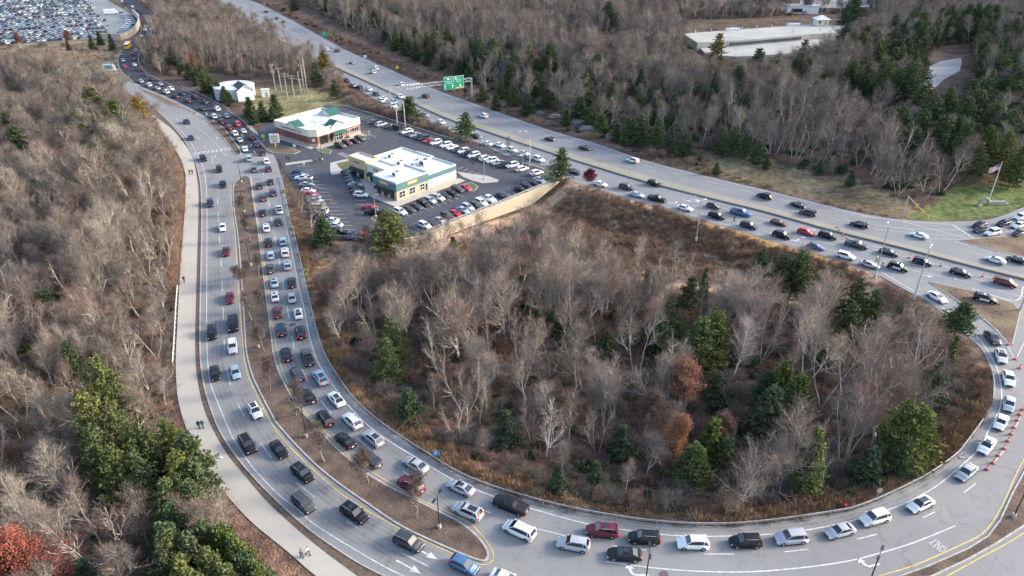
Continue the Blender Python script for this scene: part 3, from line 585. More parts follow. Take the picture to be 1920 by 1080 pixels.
# ---- poles
def utility_pole(px,py,h,label,arms=1,xf=False):
    x,y=G(px,py); e=empty('utility_pole',(x,y,0),R(random.uniform(-10,10))); tag(e,label,'utility pole','utility poles clustered above the brick building')
    part(MB().tube((0,0,0),(0,0,h),.27,.19,WOD,8),'pole',e)
    for i in range(arms): part(MB().box((0,0,h-.5-i*1.1),(3.0,.24,.26),WOD).tube((-1.2,0,h-.4-i*1.1),(-1.2,0,h-.1-i*1.1),.07,.07,CNC,6).tube((1.2,0,h-.4-i*1.1),(1.2,0,h-.1-i*1.1),.07,.07,CNC,6),'crossarm',e)
    if xf: part(MB().tube((.45,0,h-4),(.45,0,h-2.9),.32,.32,CNC,10).tube((-.45,0,h-4),(-.45,0,h-2.9),.32,.32,CNC,10),'transformer',e)
    return e
random.seed(4)
for px,py,h,ar,xf,lb in [(517,172,12.5,1,1,'leftmost tall utility pole, with two grey transformer cans'),(528,172,11,1,0,'utility pole second from the left, one crossarm, near the white box'),(540,188,12,2,0,'utility pole with double crossarms, third from the left'),(552,185,10.5,2,0,'shorter utility pole with double crossarms in the middle of the cluster'),(567,190,10,1,0,'low utility pole with one wide crossarm on the grass'),(563,172,9,0,0,'bare utility pole without arms behind the others'),(571,175,13,1,0,'tall utility pole with one crossarm, second from the right'),(576,174,16,0,0,'tallest bare utility pole at the right of the cluster')]:
    utility_pole(px,py,h,lb,ar,xf)
for px,py,h,lb in [(745,233,9,'pale wooden post left of the round pine by the lot edge'),(760,238,9.8,'taller pale wooden post right of the black dumpster'),(993,312,9.5,'plain pale post beside the lot light at the fence'),(502,702/3+0,0,'')]:
    if h:
        x,y=G(px,py); e=MB().tube((0,0,0),(0,0,h),.2,.15,mat('pale_post',(.5,.48,.43),.8),8).obj('wooden_post'); e.location=(x,y,0); tag(e,lb,'post')
def light_pole(name,px,py,h,label,heads=2,mt=STL,arm=.9,rz=0,base=True,grp=None,hd=None,w=.09):
    x,y=G(px,py); e=empty(name,(x,y,0),rz); tag(e,label,'light pole' if name!='street_lamp' else 'street lamp',grp)
    part(MB().tube((0,0,.6 if base else 0),(0,0,h),w*1.2,w*.8,mt,8),'pole',e)
    if base: part(MB().tube((0,0,-.1),(0,0,.75),.32,.3,CNC,10),'base',e)
    for i in range(heads):
        s=1 if i==0 else -1
        part(MB().tube((0,0,h-.1),(s*arm,0,h),.05,.05,mt,5).box((s*(arm+.25),0,h+.02),(.75,.36,.14),hd or mt),'lamp_head',e)
    return e
G_='black twin head lamps along the median'
for px,py,h,rz,lb in [(453,342,6.8,.1,'black twin lamp at the rounded upper tip of the long median'),(458,398,6.6,.1,'black twin lamp in the median, second from its upper tip'),(470,498,6.6,.1,'black twin lamp in the narrow median left of the queue'),(485,652,6.6,.3,'black twin lamp in the median above the tip of bare saplings'),(575,820,6.6,.7,'black twin lamp in the median beside the crouching figure, second from the lower tip'),(824,990,6.6,1.2,'black twin lamp near the lower pointed tip of the median'),(1210,1094,6.6,1.4,'black twin lamp on the bottom edge left of the long white line end'),(1628,1098,6.6,.9,'black twin lamp on the bottom edge by the painted turn arrow'),(1900,970,7.,.5,'black twin lamp on the soil island at the lower right')]:
    light_pole('street_lamp',px,py,h,lb,2,BLK,.8,rz,True,G_)
light_pole('parking_light',980,310,11.9,'tall grey lot light with twin white heads by the highway fence',2,STL,.8,.1,True,None,WST)
light_pole('parking_light',908,337,8.5,'grey lot light on the concrete bump out beside the retail building',2,STL,.6,.3)
light_pole('parking_light',705,408,7,'thin lot light on the end island by the black pickup',1,STL,.6,.3)
light_pole('parking_light',604,300,6,'thin black lot light near the pedestrians at the lot entrance',1,BLK,.5,.3)
light_pole('highway_light',1305,450,11.6,'tall pole with twin heads in the brush below the highway lanes',2,STL,1.,.5,True,None,WST,.12)
light_pole('highway_light',1640,519,13.5,'tall silver cobra light at the ramp edge beside the officers in yellow',1,STL,2.2,1.2,True,None,WST,.12)
light_pole('highway_light',1713,560,13,'tall silver light leaning over the ramp left of the gore island',1,STL,2.,.9,True,None,WST,.12)
light_pole('highway_light',1912,582,13,'silver light pole at the right frame edge on the gore island',1,STL,2.,.5,True,None,WST,.16)
# ---- signal mast
x,y=G(1692,408); e=empty('traffic_signal',(x,y,0)); tag(e,'slanting mast arm with three yellow signal heads beside the lawn','traffic signal')
part(MB().tube((0,0,0),(0,0,6.6),.2,.14,STL,8),'pole',e)
ex,ey=G(1755,412,5.6); ex2,ey2=G(1738,404,6.2)
dx,dy=G(1742,408,6.2)[0]-x,G(1742,408,6.2)[1]-y
part(MB().tube((0,0,6.5),(dx,dy,6.3),.13,.07,STL,6),'mast_arm',e)
YS=mat('signal_yellow',(.62,.4,.05),.5)
for t in (.42,.68,.95): part(MB().box((dx*t,dy*t,6.1),(.35,.35,1.1),YS).box((dx*t,dy*t-.02,6.1),(.8,.08,1.3),YS),'signal_head',e)
# ---- flagpole and flag
x,y=G(1855,373); e=empty('flagpole',(x,y,0)); tag(e,'tall white pole on the lawn flying the striped national flag','flagpole')
part(MB().tube((0,0,0),(0,0,12),.13,.07,WST,8),'pole',e)
fr_=mat('flag_red',(.45,.06,.08),.8); fwt=mat('flag_white',(.7,.68,.68),.8); fb=mat('flag_blue',(.03,.045,.18),.8)
fm=MB(); nX=14
def fpt(i,j): # i along fly, j down hoist 0..13
    u=i/nX; return (-.1-u*3.1,math.sin(u*7)*.18-.2*u,11.2-j*.145-u*1.0+math.sin(u*6)*.08)
for j in range(13):
    for i in range(nX):
        c=fb if (j<7 and i<6) else (fr_ if j%2==0 else fwt); fm.add([fpt(i,j),fpt(i,j+1),fpt(i+1,j+1),fpt(i+1,j)],[(0,1,2,3)],c)
for r_ in range(4):
    for c_ in range(5):
        pth=fpt(c_*1.1+.6,r_*1.6+1.); fm.box((pth[0],pth[1]-.02,pth[2]),(.09,.03,.09),fwt)
part(fm,'flag',e)
# ---- stone monument on lawn
x,y=G(1855,384); e=empty('stone_monument',(x,y,0)); tag(e,'grey stone arch with a long low stone bench on the green lawn','monument')
GST=mat('grey_stone',(.3,.3,.29),.9,noise=.2,nscale=1.5,bump=.4)
ar=MB(); pts_=[(-3.4,0,.3),(-3.0,0,1.2),(-2.2,0,2.0),(-1.2,0,2.1),(-.6,0,1.5),(-.4,0,.4)]
for a,b in zip(pts_[:-1],pts_[1:]): ar.tube(a,b,.42,.42,GST,7)
part(ar,'stone_arch',e,sm=True); part(MB().box((2.2,.2,.55),(5.2,.9,1.1),GST,taper=.9).box((5.2,.2,.3),(1.1,.8,.5),GST),'stone_bench',e); part(MB().box((-3.3,-.6,.3),(1.5,1.,.6),GST,rz=.4,taper=.7),'boulder',e)
# ---- sign gantry
xl,yl=G(733,207); xr,yr=G(885,187); e=empty('sign_gantry',(xl,yl,0),math.atan2(yr-yl,xr-xl)); Lg=math.hypot(xr-xl,yr-yl); tag(e,'steel truss gantry over the highway carrying a large green direction sign','sign gantry')
HG=9.6
for nm,x0 in (('left_leg',0),('right_leg',Lg)):
    m=MB()
    for s in (-.6,.6): m.tube((x0,s,0),(x0,s,HG+.2),.17,.15,STL,7)
    for i in range(8): 
        s=-.6 if i%2 else .6; m.tube((x0,s,i*1.2),(x0,-s,i*1.2+1.2),.06,.06,STL,5)
    part(m,'support_leg',e)
m=MB()
for s in (-.6,.6):
    for z in (HG-1.3,HG): m.tube((0,s,z),(Lg,s,z),.11,.11,STL,6)
k_=int(Lg/1.7)
for i in range(k_):
    a,b=Lg*i/k_,Lg*(i+1)/k_; z0,z1=(HG-1.3,HG) if i%2 else (HG,HG-1.3)
    for s in (-.6,.6): m.tube((a,s,z0),(b,s,z1),.055,.055,STL,5)
    m.tube((a,-.6,HG),(b,.6,HG),.045,.045,STL,4)
part(m,'truss_beam',e)
SGN=mat('sign_green',(.0,.27,.15),.5); SWH=mat('sign_white',(.75,.8,.77),.5); SYL=mat('sign_yellow',(.6,.5,.08),.5)
sx0,sx1=Lg*.645,Lg*.89; sc_=(sx0+sx1)/2; sw=sx1-sx0; shh=5.3
s=MB().box((sc_,-.8,HG-.9),(sw+.2,.08,shh+.2),SWH).box((sc_,-.86,HG-.9),(sw,.08,shh),SGN).box((sc_-.1,-.92,HG+.2),(.12,.05,shh*.5),SWH); s.box((sx1-sw*.21,-.92,HG-.9-shh*.42),(sw*.4,.05,.5),SYL)
so_=part(s,'direction_sign',e)
zc=HG-.9
for (xq,zq,t_,sz) in [(sx0+sw*.16,zc+1.6,'TO',.5),(sx0+sw*.34,zc+1.7,'NORTH',.5),(sx0+sw*.24,zc+.75,'Worcester',.85),(sx0+sw*.24,zc-.1,'Providence',.75),(sx0+sw*.75,zc+1.9,'SOUTH',.5),(sx0+sw*.75,zc+1.0,'Boston',.85),(sx0+sw*.75,zc+.2,'Norfolk',.75)]:
    text(t_,'lettering',sz,SWH,so_,(xq,-.95,zq),(R(90),0,0))
sh=MB()
for xq,zq in ((sx0+sw*.22,zc+1.9),(sx0+sw*.6,zc+1.8)): sh.box((xq,-.94,zq),(.8,.04,.8),SWH,taper=.8)
for xq,zq,tl in ((sx0+sw*.05,zc-1.7,0),(sx0+sw*.42,zc-1.6,1),(sx0+sw*.8,zc-1.7,1)):
    sh.box((xq,-.94,zq),(.22,.05,1.3),SWH); sh.add([(xq-.4,-.97,zq+.5),(xq+.4,-.97,zq+.5),(xq,-.97,zq+1.1)],[(0,1,2)],SWH)
    if tl: sh.box((xq+.3,-.94,zq+.2),(.7,.05,.2),SWH)
part(sh,'arrow_mark',so_)
for i in range(5): part(MB().box((Lg*(.21+i*.034),-.3,HG+.35),(.7,.5,.4),WST).box((Lg*(.21+i*.034),-.7,HG-1.2),(.5,.3,.6),WST),'camera_box',e)
# ---- small signs
def sign(name,px,py,ht,w_,h_,m,label,shape='rect',post=STL,rz=0.,letters=None,cat='sign',lm=None,twopost=False,npost='post'):
    x,y=G(px,py); z=hz(x,y) if py>400 else 0; e=empty(name,(x,y,max(z,-.2)),rz); tag(e,label,cat)
    if twopost:
        for s_ in (-w_*.3,w_*.3): part(MB().tube((s_,0,0),(s_,0,ht),.1,.1,post,6),npost,e)
    else: part(MB().tube((0,.06,0),(0,.06,ht),.06 if w_<2 else .25,.06 if w_<2 else .25,post,6),npost,e)
    q=MB()
    if shape=='diamond':
        r_=w_*.7; q.add([(-r_,-.02,ht),(0,-.02,ht-r_),(r_,-.02,ht),(0,-.02,ht+r_),(-r_,.03,ht),(0,.03,ht-r_),(r_,.03,ht),(0,.03,ht+r_)],[(0,1,2,3),(7,6,5,4),(0,4,5,1),(1,5,6,2),(2,6,7,3),(3,7,4,0)],m)
    elif shape=='oct':
        q.add([(math.cos(i*math.pi/4+.39)*w_/2,-.03,ht+math.sin(i*math.pi/4+.39)*h_/2) for i in range(8)]+[(math.cos(i*math.pi/4+.39)*w_/2,.02,ht+math.sin(i*math.pi/4+.39)*h_/2) for i in range(8)],[tuple(range(8)),tuple(range(15,7,-1))]+[(i,i+8,(i+1)%8+8,(i+1)%8) for i in range(8)],m)
    else: q.box((0,0,ht-h_/2),(w_,.1 if w_<2 else .4,h_),m)
    p_=part(q,'sign_panel',e)
    for (t_,dz_,sz) in (letters or []): text(t_,'lettering',sz,lm or BLK,p_,(0,-.06 if w_<2 else -.22,ht-dz_),(R(90),0,0),.01)
    return e
SB=mat('sign_blue',(.06,.22,.42),.5); SRD=mat('sign_red',(.5,.03,.03),.5)
dia=sign('warning_sign',576,521,2.0,1.0,1,SYL,'yellow diamond warning sign beside the queue guardrail near the woods','diamond'); part(MB().box((0,-.05,1.95),(.16,.04,.7),BLK).box((.12,-.05,1.8),(.3,.04,.12),BLK),'symbol',dia); part(MB().box((0,0,.9),(.8,.05,.4),SYL),'plaque',dia)
sign('guide_sign',818,861,1.9,1.1,1.1,SB,'small blue sign on a post at the guardrail curve',letters=[('P',.55,.9)],lm=SWH)
sign('route_sign',1644,936,1.9,.9,1.1,mat('sign_back_grey',(.35,.33,.31),.6),'grey back of a sign at the woods edge near the red hydrant','oct')
sign('warning_sign',495,266,2.2,1.2,1,SYL,'yellow diamond sign on the corner left of the brick building','diamond')
sign('warning_sign',745,136,2.6,1.5,1,SYL,'yellow diamond sign on the far highway shoulder before the gantry','diamond')
sign('warning_sign',496,12,2.6,1.5,1,mat('sign_orange',(.7,.25,.04),.5),'orange diamond sign far up the highway shoulder','diamond')
sign('exit_sign',609,73,4.2,4.2,2.6,SGN,'small green highway sign on the far shoulder',letters=[('EXIT',.8,1.1),('1/4',1.9,1.)],lm=SWH,twopost=True)
sign('route_sign',685,111,2.2,1.5,1.5,SWH,'small white sign on the far highway shoulder between green and yellow signs')
pyl=sign('pylon_sign',517,277,5.2,3.4,3.4,CREAM,'cream pylon sign with dark bands on the corner island','rect',CREAM,R(5),[('CLINIC',1.0,.7),('PHARMACY',1.9,.5),('BANK',2.7,.6)])
sign('pylon_sign',1026,334,4.6,1.7,2.4,mat('yellow_cream_panel',(.6,.58,.4),.6),'narrow cream sign panel in the corner bed above the wall','rect',CREAM,R(0),[('Shops',.8,.4),('Food',1.4,.4)])
sign('notice_sign',553,282,2.2,.95,.95,SWH,'small red and white sign on the corner island by the drive','rect',STL,0,[('DO NOT',.3,.2),('ENTER',.6,.22)],lm=SRD)
sign('notice_sign',570,313,1.6,.8,.8,SWH,'small white notice at the head of the leftmost parking row','rect',STL)
sign('notice_sign',415,224,1.4,.5,.5,WST,'tiny white round sign beside the tip of the wedge median','oct')
sign('notice_sign',388,218,1.5,.5,1.1,WST,'slim white marker at the upper end of the access road median')
sign('notice_sign',684,336,1.4,.6,.6,WST,'small white sign behind the parked row left of the retail building')
sign('notice_sign',692,251,1.3,.5,.7,WST,'small white marker at the right front corner of the brick building')
# monument sign
x,y=G(205,131); e=empty('monument_sign',(x,y,0),R(8)); tag(e,'white masonry entrance sign with a teal oval panel beside the dark road','sign')
part(MB().box((0,0,1.3),(4.4,.7,2.6),WST).box((-2.5,0,1.1),(1.,.9,2.2),WST).box((2.5,0,1.1),(1.,.9,2.2),WST).box((0,0,2.75),(5,.9,.3),WST),'surround',e)
part(MB().box((0,-.42,1.35),(3.6,.12,1.7),mat('teal_panel',(.1,.33,.38),.5)),'sign_panel',e); part(MB().box((0,-.6,.05),(7.5,2.5,.2),CNC),'plinth',e)
# hydrant, dumpster, boulders
x,y=G(1583,952); e=empty('fire_hydrant',(x,y,hz(x,y))); tag(e,'red fire hydrant in the gap of the guardrail at the woods edge','hydrant')
part(MB().tube((0,0,0),(0,0,.75),.17,.15,SRD,10).tube((0,0,.75),(0,0,.95),.19,.05,SRD,10),'barrel',e); part(MB().tube((-.3,0,.55),(.3,0,.55),.08,.08,SRD,8),'nozzle',e)
x,y=G(746,243); e=empty('dumpster',(x,y,0),R(-40)); tag(e,'black dumpster between parked cars near the two pale posts','dumpster'); part(MB().box((0,0,.9),(3.6,2.2,1.7),BLK,taper=1.05),'body',e); part(MB().box((0,0,1.85),(3.8,2.4,.12),BLK),'lid',e)
# storm drains and manholes
DRN=mat('drain_iron',(.05,.05,.05),.7)
for px,py,r_,lb,cat in [(652,610,0,'',''),(548,609,.75,'round dark patch manhole between the two queue lanes','manhole cover'),(1245,1077,.6,'brown round manhole cover at the bottom edge','manhole cover')]:
    if r_: e=MB().tube((*G(px,py),.032),(*G(px,py),.05),r_,r_,mat('manhole_rust',(.11,.08,.085),.8),20).obj('manhole_cover'); tag(e,lb,cat)
for px,py,lb in [(381,536,'drain grate at the left road edge below the walking person'),(379,325,'drain grate beside the left footpath near the walking pair'),(1805,858,'square drain grate near the cones in the right bend'),(565,506,'drain grate at the queue guardrail near the diamond sign'),(577,568,'drain grate at the queue guardrail below the diamond sign')]:
    x,y=G(px,py); e=MB().box((x,y,.04),(1.3,.8,.03),DRN).box((x,y,.06),(1.1,.1,.02),STL).box((x,y+.2,.06),(1.1,.1,.02),STL).box((x,y-.2,.06),(1.1,.1,.02),STL).obj('drain_grate'); tag(e,lb,'drain')
# ---- pale reservoir roof, kiosk, far buildings
zt=5.0+3.0
def GZ(pts,z): return [G(a,b,z) for a,b in pts]
PCN=mat('reservoir_concrete',(.33,.325,.3),.9,noise=.12,nscale=.08,bump=.2)
rsv=empty('concrete_reservoir',(0,0,0)); tag(rsv,'huge flat pale concrete reservoir roof rising out of the far woods','reservoir')
top=GZ([(1281,63),(1400,54),(1530,45),(1604,50),(1590,60),(1520,64),(1380,76),(1308,80)],9.2)
low=GZ([(1310,87),(1380,83.5),(1520,71.5),(1590,68.5),(1598,82),(1545,94),(1455,102),(1380,106),(1325,102)],6.2)
part(MB().prism(top,0,9.2,PCN),'upper_roof',rsv); part(MB().prism(low,0,6.2,PCN),'lower_roof',rsv)
for i in range(28):
    px=1372+i*4.8; py=76-(px-1380)*.0857; x,y=G(px,py,9.2); part(MB().box((x,y-.2,7.6),(.65,.9,1.3),mat('shade_grey',(.12,.12,.115),.9)),'opening',rsv)
for px,py in [(1303,62),(1333,60),(1362,58),(1391,56),(1418,54),(1446,52),(1474,50),(1500,48),(1487,61),(1538,58)]:
    x,y=G(px,py,9.2); part(MB().tube((x,y,9.2),(x,y,11),.3,.3,STL,6),'vent_pipe',rsv)
for px,py,w_ in [(1378,57,6),(1488,48,7),(1365,58,3)]:
    x,y=G(px,py,9.2); part(MB().box((x,y,9.9),(w_,1.5,1.4),WST),'hatch_box',rsv)
x,y=G(1538,47,9.2); e=empty('kiosk',(x,y,9.2)); tag(e,'tiny white kiosk with a hipped roof on the far reservoir','kiosk'); part(MB().box((0,0,1.9),(7,6,3.8),CREAM),'wall',e); part(MB().box((0,0,4.6),(9,8,1.8),WST,taper=.25),'roof',e); part(MB().box((-1.7,-3.02,2.1),(1.4,.1,1.4),GLS),'window',e); part(MB().box((1.8,-3.02,1.8),(1.2,.1,2.2),mat('door_orange',(.5,.25,.08),.6)),'door',e)
def shed(px,py,w_,d_,h_,m,lb,roof=ROOFW,z=5.):
    x,y=G(px,py,z); e=empty('far_building',(x,y,z)); tag(e,lb,'building'); part(MB().box((0,0,h_/2-1),(w_,d_,h_+2),m),'wall',e); part(MB().box((0,0,h_+.2),(w_+1,d_+1,.5),roof),'roof',e); part(MB().box((-w_*.2,-d_/2-.05,h_*.45),(w_*.35,.1,h_*.5),BLK),'opening',e)
shed(1217,12,26,14,6,WST,'low white building in the far trees left of the reservoir'); shed(1650,6,40,20,6,mat('lavender_metal',(.4,.4,.47),.6),'pale blue roofed shed at the top edge beyond the trees',mat('lavender_roof',(.45,.46,.55),.6)); shed(1810,4,34,14,9,mat('tan_block',(.3,.25,.2),.8),'brown block building at the top edge with a dark doorway',mat('brown_roof',(.22,.18,.15),.8)); shed(1500,24,22,10,5,WST,'small white roof among trees behind the reservoir kiosk')
# ================================================================ vehicles
def paint_mat(name='car_paint'):
    m=bpy.data.materials.new(name); m.use_nodes=True; N=m.node_tree.nodes; L=m.node_tree.links; b=N['Principled BSDF']
    o=N.new('ShaderNodeObjectInfo'); L.new(o.outputs['Color'],b.inputs['Base Color']); b.inputs['Roughness'].default_value=.55; b.inputs['Specular IOR Level'].default_value=.2; b.inputs['Coat Weight'].default_value=.5; b.inputs['Coat Roughness'].default_value=.08; return m
PAINT=paint_mat()
CGL=mat('car_glass',(.012,.015,.02),.06,spec=.9,coat=.3); TYR=mat('tyre',(.018,.018,.018),.85); RIM=mat('wheel_rim',(.38,.38,.4),.35,metal=.7); TRM=mat('black_trim',(.015,.015,.016),.6)
HLM=mat('headlight_lens',(.6,.62,.62),.15,emit=.08); TLM=mat('tail_lens',(.5,.01,.015),.3,emit=.55); PLT=mat('licence_plate_white',(.7,.7,.68),.5)
SPEC={ # L W H belt  cowl rearbase rooffront roofrear hoodfrontz trunk z
'sedan':dict(L=4.8,W=1.84,H=1.46,belt=.97,c=1.05,r=-1.85,rf=.2,rr=-1.05,hf=.70,dk=1.02,gc=.72),
'suv':dict(L=4.8,W=1.92,H=1.74,belt=1.12,c=1.1,r=-2.25,rf=.4,rr=-1.85,hf=.86,dk=1.12,gc=.76),
'hatchback':dict(L=4.35,W=1.8,H=1.52,belt=1.0,c=1.05,r=-2.0,rf=.3,rr=-1.45,hf=.74,dk=1.02,gc=.74),
'minivan':dict(L=5.15,W=2.0,H=1.8,belt=1.1,c=1.55,r=-2.45,rf=.6,rr=-2.2,hf=.82,dk=1.1,gc=.78),
'pickup_truck':dict(L=5.85,W=2.02,H=1.92,belt=1.25,c=1.25,r=-.85,rf=.5,rr=-.7,hf=1.02,dk=1.18,gc=.78)}
def car_meshes(t):
    S=SPEC[t]; L_,W,H,B=S['L'],S['W']/2,S['H'],S['belt']; f=L_/2; d={}
    body=MB()
    st=[(f,.74,.36,S['hf']-.16),(f-.07,.86,.26,S['hf']-.05),(f-.25,.93,.22,S['hf']),(f-.6,.98,.2,S['hf']+.06),((f+S['c'])/2,1,.2,(S['hf']+B)/2+.02),(S['c'],1,.2,B),(0,1,.2,B+.0)]
    if t=='pickup_truck': st+=[(S['r'],1,.22,B),(S['r']-.05,1,.24,S['dk']),(-f+.1,.99,.3,S['dk']),(-f,.96,.42,S['dk']-.03)]
    else: st+=[(-1.2,1,.2,B+.01),(S['r'],.985,.22,S['dk']),(-f+.28,.95,.24,S['dk']-.02),(-f+.06,.89,.3,S['dk']-.12),(-f,.82,.4,S['dk']-.22)]
    rings=[]
    for x,k,zb,zt in st:
        w_=W*k; mid=zb+(zt-zb)*.55
        half=[(.86*w_,zb),(.985*w_,zb+.12),(w_,mid),(.975*w_,zt-.14),(.90*w_,zt-.02),(.55*w_,zt+.025)]
        rings.append([(x,y,z) for y,z in half]+[(x,-y,z) for y,z in half[::-1]])
    n=12; vs=[v for r_ in rings for v in r_]; fs=[]
    for i in range(len(rings)-1):
        for j in range(n): fs.append((i*n+j,(i+1)*n+j,(i+1)*n+(j+1)%n,i*n+(j+1)%n))
    fs.append(tuple(range(n))); fs.append(tuple(range(len(vs)-1,len(vs)-n-1,-1)))
    fs=[x[::-1] for x in fs]
    body.add(vs,fs,PAINT); nl=len(body.f)
    # greenhouse
    bw,tw=W*.90,W*S['gc']; zb,zt=B-.02,H-.04; c,r_,rf_,rr=S['c'],S['r'],S['rf'],S['rr']
    if t!='pickup_truck': zbr=S['dk']-.02
    else: zbr=B-.02
    P0=[(c,bw*.93,zb),(rf_,tw,zt),(rr,tw,zt-.02),(r_,bw*.93,zbr),(0.0,bw*1.03,zb),(-.8 if t!='pickup_truck' else -.2,bw*1.03,zb)]
    # roof skin with crown
    e=.05; rt=[(rf_+e,tw+.01,zt),(rr-e,tw+.01,zt-.02)]
    xs=np.linspace(rf_+e,rr-e,5); vs=[];
    for i,x in enumerate(xs):
        cz=[0,.035,.045,.035,.0][i]
        for y,dz in ((-tw-.015,-.03),(-tw*.8,.015),(0,.04),(tw*.8,.015),(tw+.015,-.03)): vs.append((x,y,zt+dz+cz-.01))
    fs=[(i*5+j,i*5+j+1,(i+1)*5+j+1,(i+1)*5+j) for i in range(4) for j in range(4)]
    body.add(vs,fs,PAINT)
    # pillars
    def bar(a,b,w1,m=PAINT):
        body.tube(a,b,w1,w1*.85,m,4)
    for s in (-1,1):
        bar((c,s*bw*.95,zb),(rf_,s*tw,zt),.055); bar((r_,s*bw*.95,zbr),(rr,s*tw,zt-.02),.10 if t in('suv','minivan','hatchback') else .08)
        xb=(rf_+rr)/2+.12; bar((xb,s*bw*1.01,zb),(xb,s*tw,zt),.04,TRM)
        if t in ('suv','minivan'): bar((rr+.45,s*bw*1.01,zb),(rr+.35,s*tw,zt),.07); body.box(((rf_+rr)/2,s*tw*.95,zt+.06),(abs(rf_-rr)*.8,.05,.05),STL)
        body.box((c-.25,s*(W+.09),B+.02),(.16,.2,.13),PAINT)       # mirrors
        for wx in (f-.92,-f+.95): body.tube((wx,s*(W-.12),.34),(wx,s*(W+.008),.34),.41,.41,TRM,14)
        body.box((0,s*(W-.03),.24),(L_-2.6,.08,.12),TRM)
    body.box((f-.02,0,S['hf']*.62),(.06,W*1.0,.2),TRM); body.box((f-.03,0,.32),(.06,W*1.3,.12),TRM); body.box((-f+.03,0,.38),(.06,W*1.4,.14),TRM)
    if t=='pickup_truck':
        body.box((S['r']-.1-(f+S['r'])/2+.0,0,S['dk']+.012),((f+S['r'])-.25,W*1.62,.03),TRM)
        for s in (-1,1): body.box((S['r']-.1-(f+S['r'])/2,s*W*.9,S['dk']+.03),((f+S['r'])-.15,.1,.06),PAINT)
    d['body']=(body,nl)
    def q(name,vs):
        m=MB(); m.add(vs,[(0,1,2,3)],CGL); d[name]=(m,0)
    i_=.03
    q('windscreen',[(c,bw*.9,zb+.01),(c,-bw*.9,zb+.01),(rf_+.02,-tw*.95,zt-.01),(rf_+.02,tw*.95,zt-.01)])
    q('rear_window',[(r_,-bw*.88,zbr+.01),(r_,bw*.88,zbr+.01),(rr-.02,tw*.93,zt-.03),(rr-.02,-tw*.93,zt-.03)])
    for s,nm in ((1,'side_window'),(-1,'side_window ')):
        m=MB(); vs=[(c-.02,s*bw*.96,zb),(r_+.02,s*bw*.96,zbr),(rr,s*tw*1.0,zt-.03),(rf_,s*tw*1.0,zt-.02)]
        m.add(vs if s<0 else vs[::-1],[(0,1,2,3)],CGL); d[nm]=(m,0)
    wm=MB(); wm.tube((0,-.1,0),(0,.1,0),.335,.335,TYR,14); wm.tube((0,-.115,0),(0,.115,0),.21,.21,RIM,10); d['wheel']=(wm,0)
    for s in (1,-1):
        m=MB().box((f-.15,s*W*.70,S['hf']-.12),(.24,W*.28,.1),HLM,rz=-s*.3); d['headlight'+('' if s>0 else ' ')]=(m,0)
        m=MB().box((-f+.08,s*W*.70,S['dk']-.24),(.12,W*.36,.2 if t in('sedan','hatchback') else .32),TLM,rz=s*.2); d['tail_light'+('' if s>0 else ' ')]=(m,0)
    m=MB().box((-f-.005,0,.62),(.04,.5,.2),PLT); d['licence_plate']=(m,0)
    m=MB().box(((rf_+rr)/2+.25,0,zt+.065),(.75,W*.85,.02),CGL); d['sunroof']=(m,0)
    return d,(f-.92,-f+.95,W-.1)
CM={}
for t in SPEC:
    d,wp_=car_meshes(t); ms={}
    for k_,(m,nl) in d.items():
        me=m.mesh(t+'_'+k_.strip()); 
        if nl:
            sm=np.zeros(len(m.f),bool); sm[:nl]=True; me.polygons.foreach_set('use_smooth',sm)
        ms[k_]=me
    al=MB()
    for k_,(m,nl) in d.items():
        if k_=='sunroof': continue
        if k_=='wheel':
            for wx in wp_[:2]:
                for s in (-1,1): 
                    o=len(al.v); al.v+=[(x+wx,y+s*wp_[2],z+.335) for x,y,z in m.v]; al.f+=[tuple(i+o for i in f_) for f_ in m.f]; al.m+=[al.mi(m.mats[i]) for i in m.m]
        else:
            o=len(al.v); al.v+=m.v; al.f+=[tuple(i+o for i in f_) for f_ in m.f]; al.m+=[al.mi(m.mats[i]) for i in m.m]
    CM[t]=(ms,wp_,al.mesh(t))
PC={'k':((.006,.006,.008),'black'),'n':((.014,.022,.05),'dark blue'),'g':((.05,.054,.062),'dark grey'),'s':((.36,.38,.41),'silver'),'w':((.74,.74,.73),'white'),'r':((.11,.012,.022),'maroon'),'R':((.5,.02,.04),'bright red'),'b':((.05,.12,.24),'blue'),'l':((.27,.38,.48),'sky-tinted silver')}  # last colour: silver body with the sky's reflection put into the paint
TN={'S':'sedan','U':'suv','P':'pickup_truck','V':'minivan','H':'hatchback'}
TW={'S':'sedan','U':'SUV','P':'pickup truck','V':'minivan','H':'hatchback'}
def make_car(px,py,t,c,ang,group,extra=''):
    x,y=G(px,py,.65); nm=TN[t]; ms,wp_,al=CM[nm]; z=.02
    colr_=PC[c][0]; j=random.uniform(.85,1.15); colr_=tuple(min(.8,v*j) for v in colr_)
    sc=random.uniform(.96,1.04)
    if py>285:
        e=empty(nm,(x,y,z),ang); e.scale=(sc,sc,sc)
        def add(k_,loc=(0,0,0)):
            o=bpy.data.objects.new(k_.strip(),ms[k_]); COL.objects.link(o); o.parent=e; o.location=loc; o.color=(*colr_,1); return o
        for k_ in ms:
            if k_=='wheel':
                for wx in wp_[:2]:
                    for s in (-1,1): add('wheel',(wx,s*wp_[2],.335))
            elif k_=='sunroof':
                if ('k' in extra) or (t in 'USV' and random.random()<.16): 
                    o=add('sunroof')
                    if 'k' in extra: o.scale=(1.9,1.15,1)
            else: add(k_)
    else:
        e=bpy.data.objects.new(nm,al); COL.objects.link(e); e.location=(x,y,z); e.rotation_euler=(0,0,ang); e.scale=(sc,)*3; e.color=(*colr_,1)
    tag(e,None,'truck' if t=='P' else 'car',group); return e
CARS=[]   # (obj,px,py,regiondesc,order,c,t)
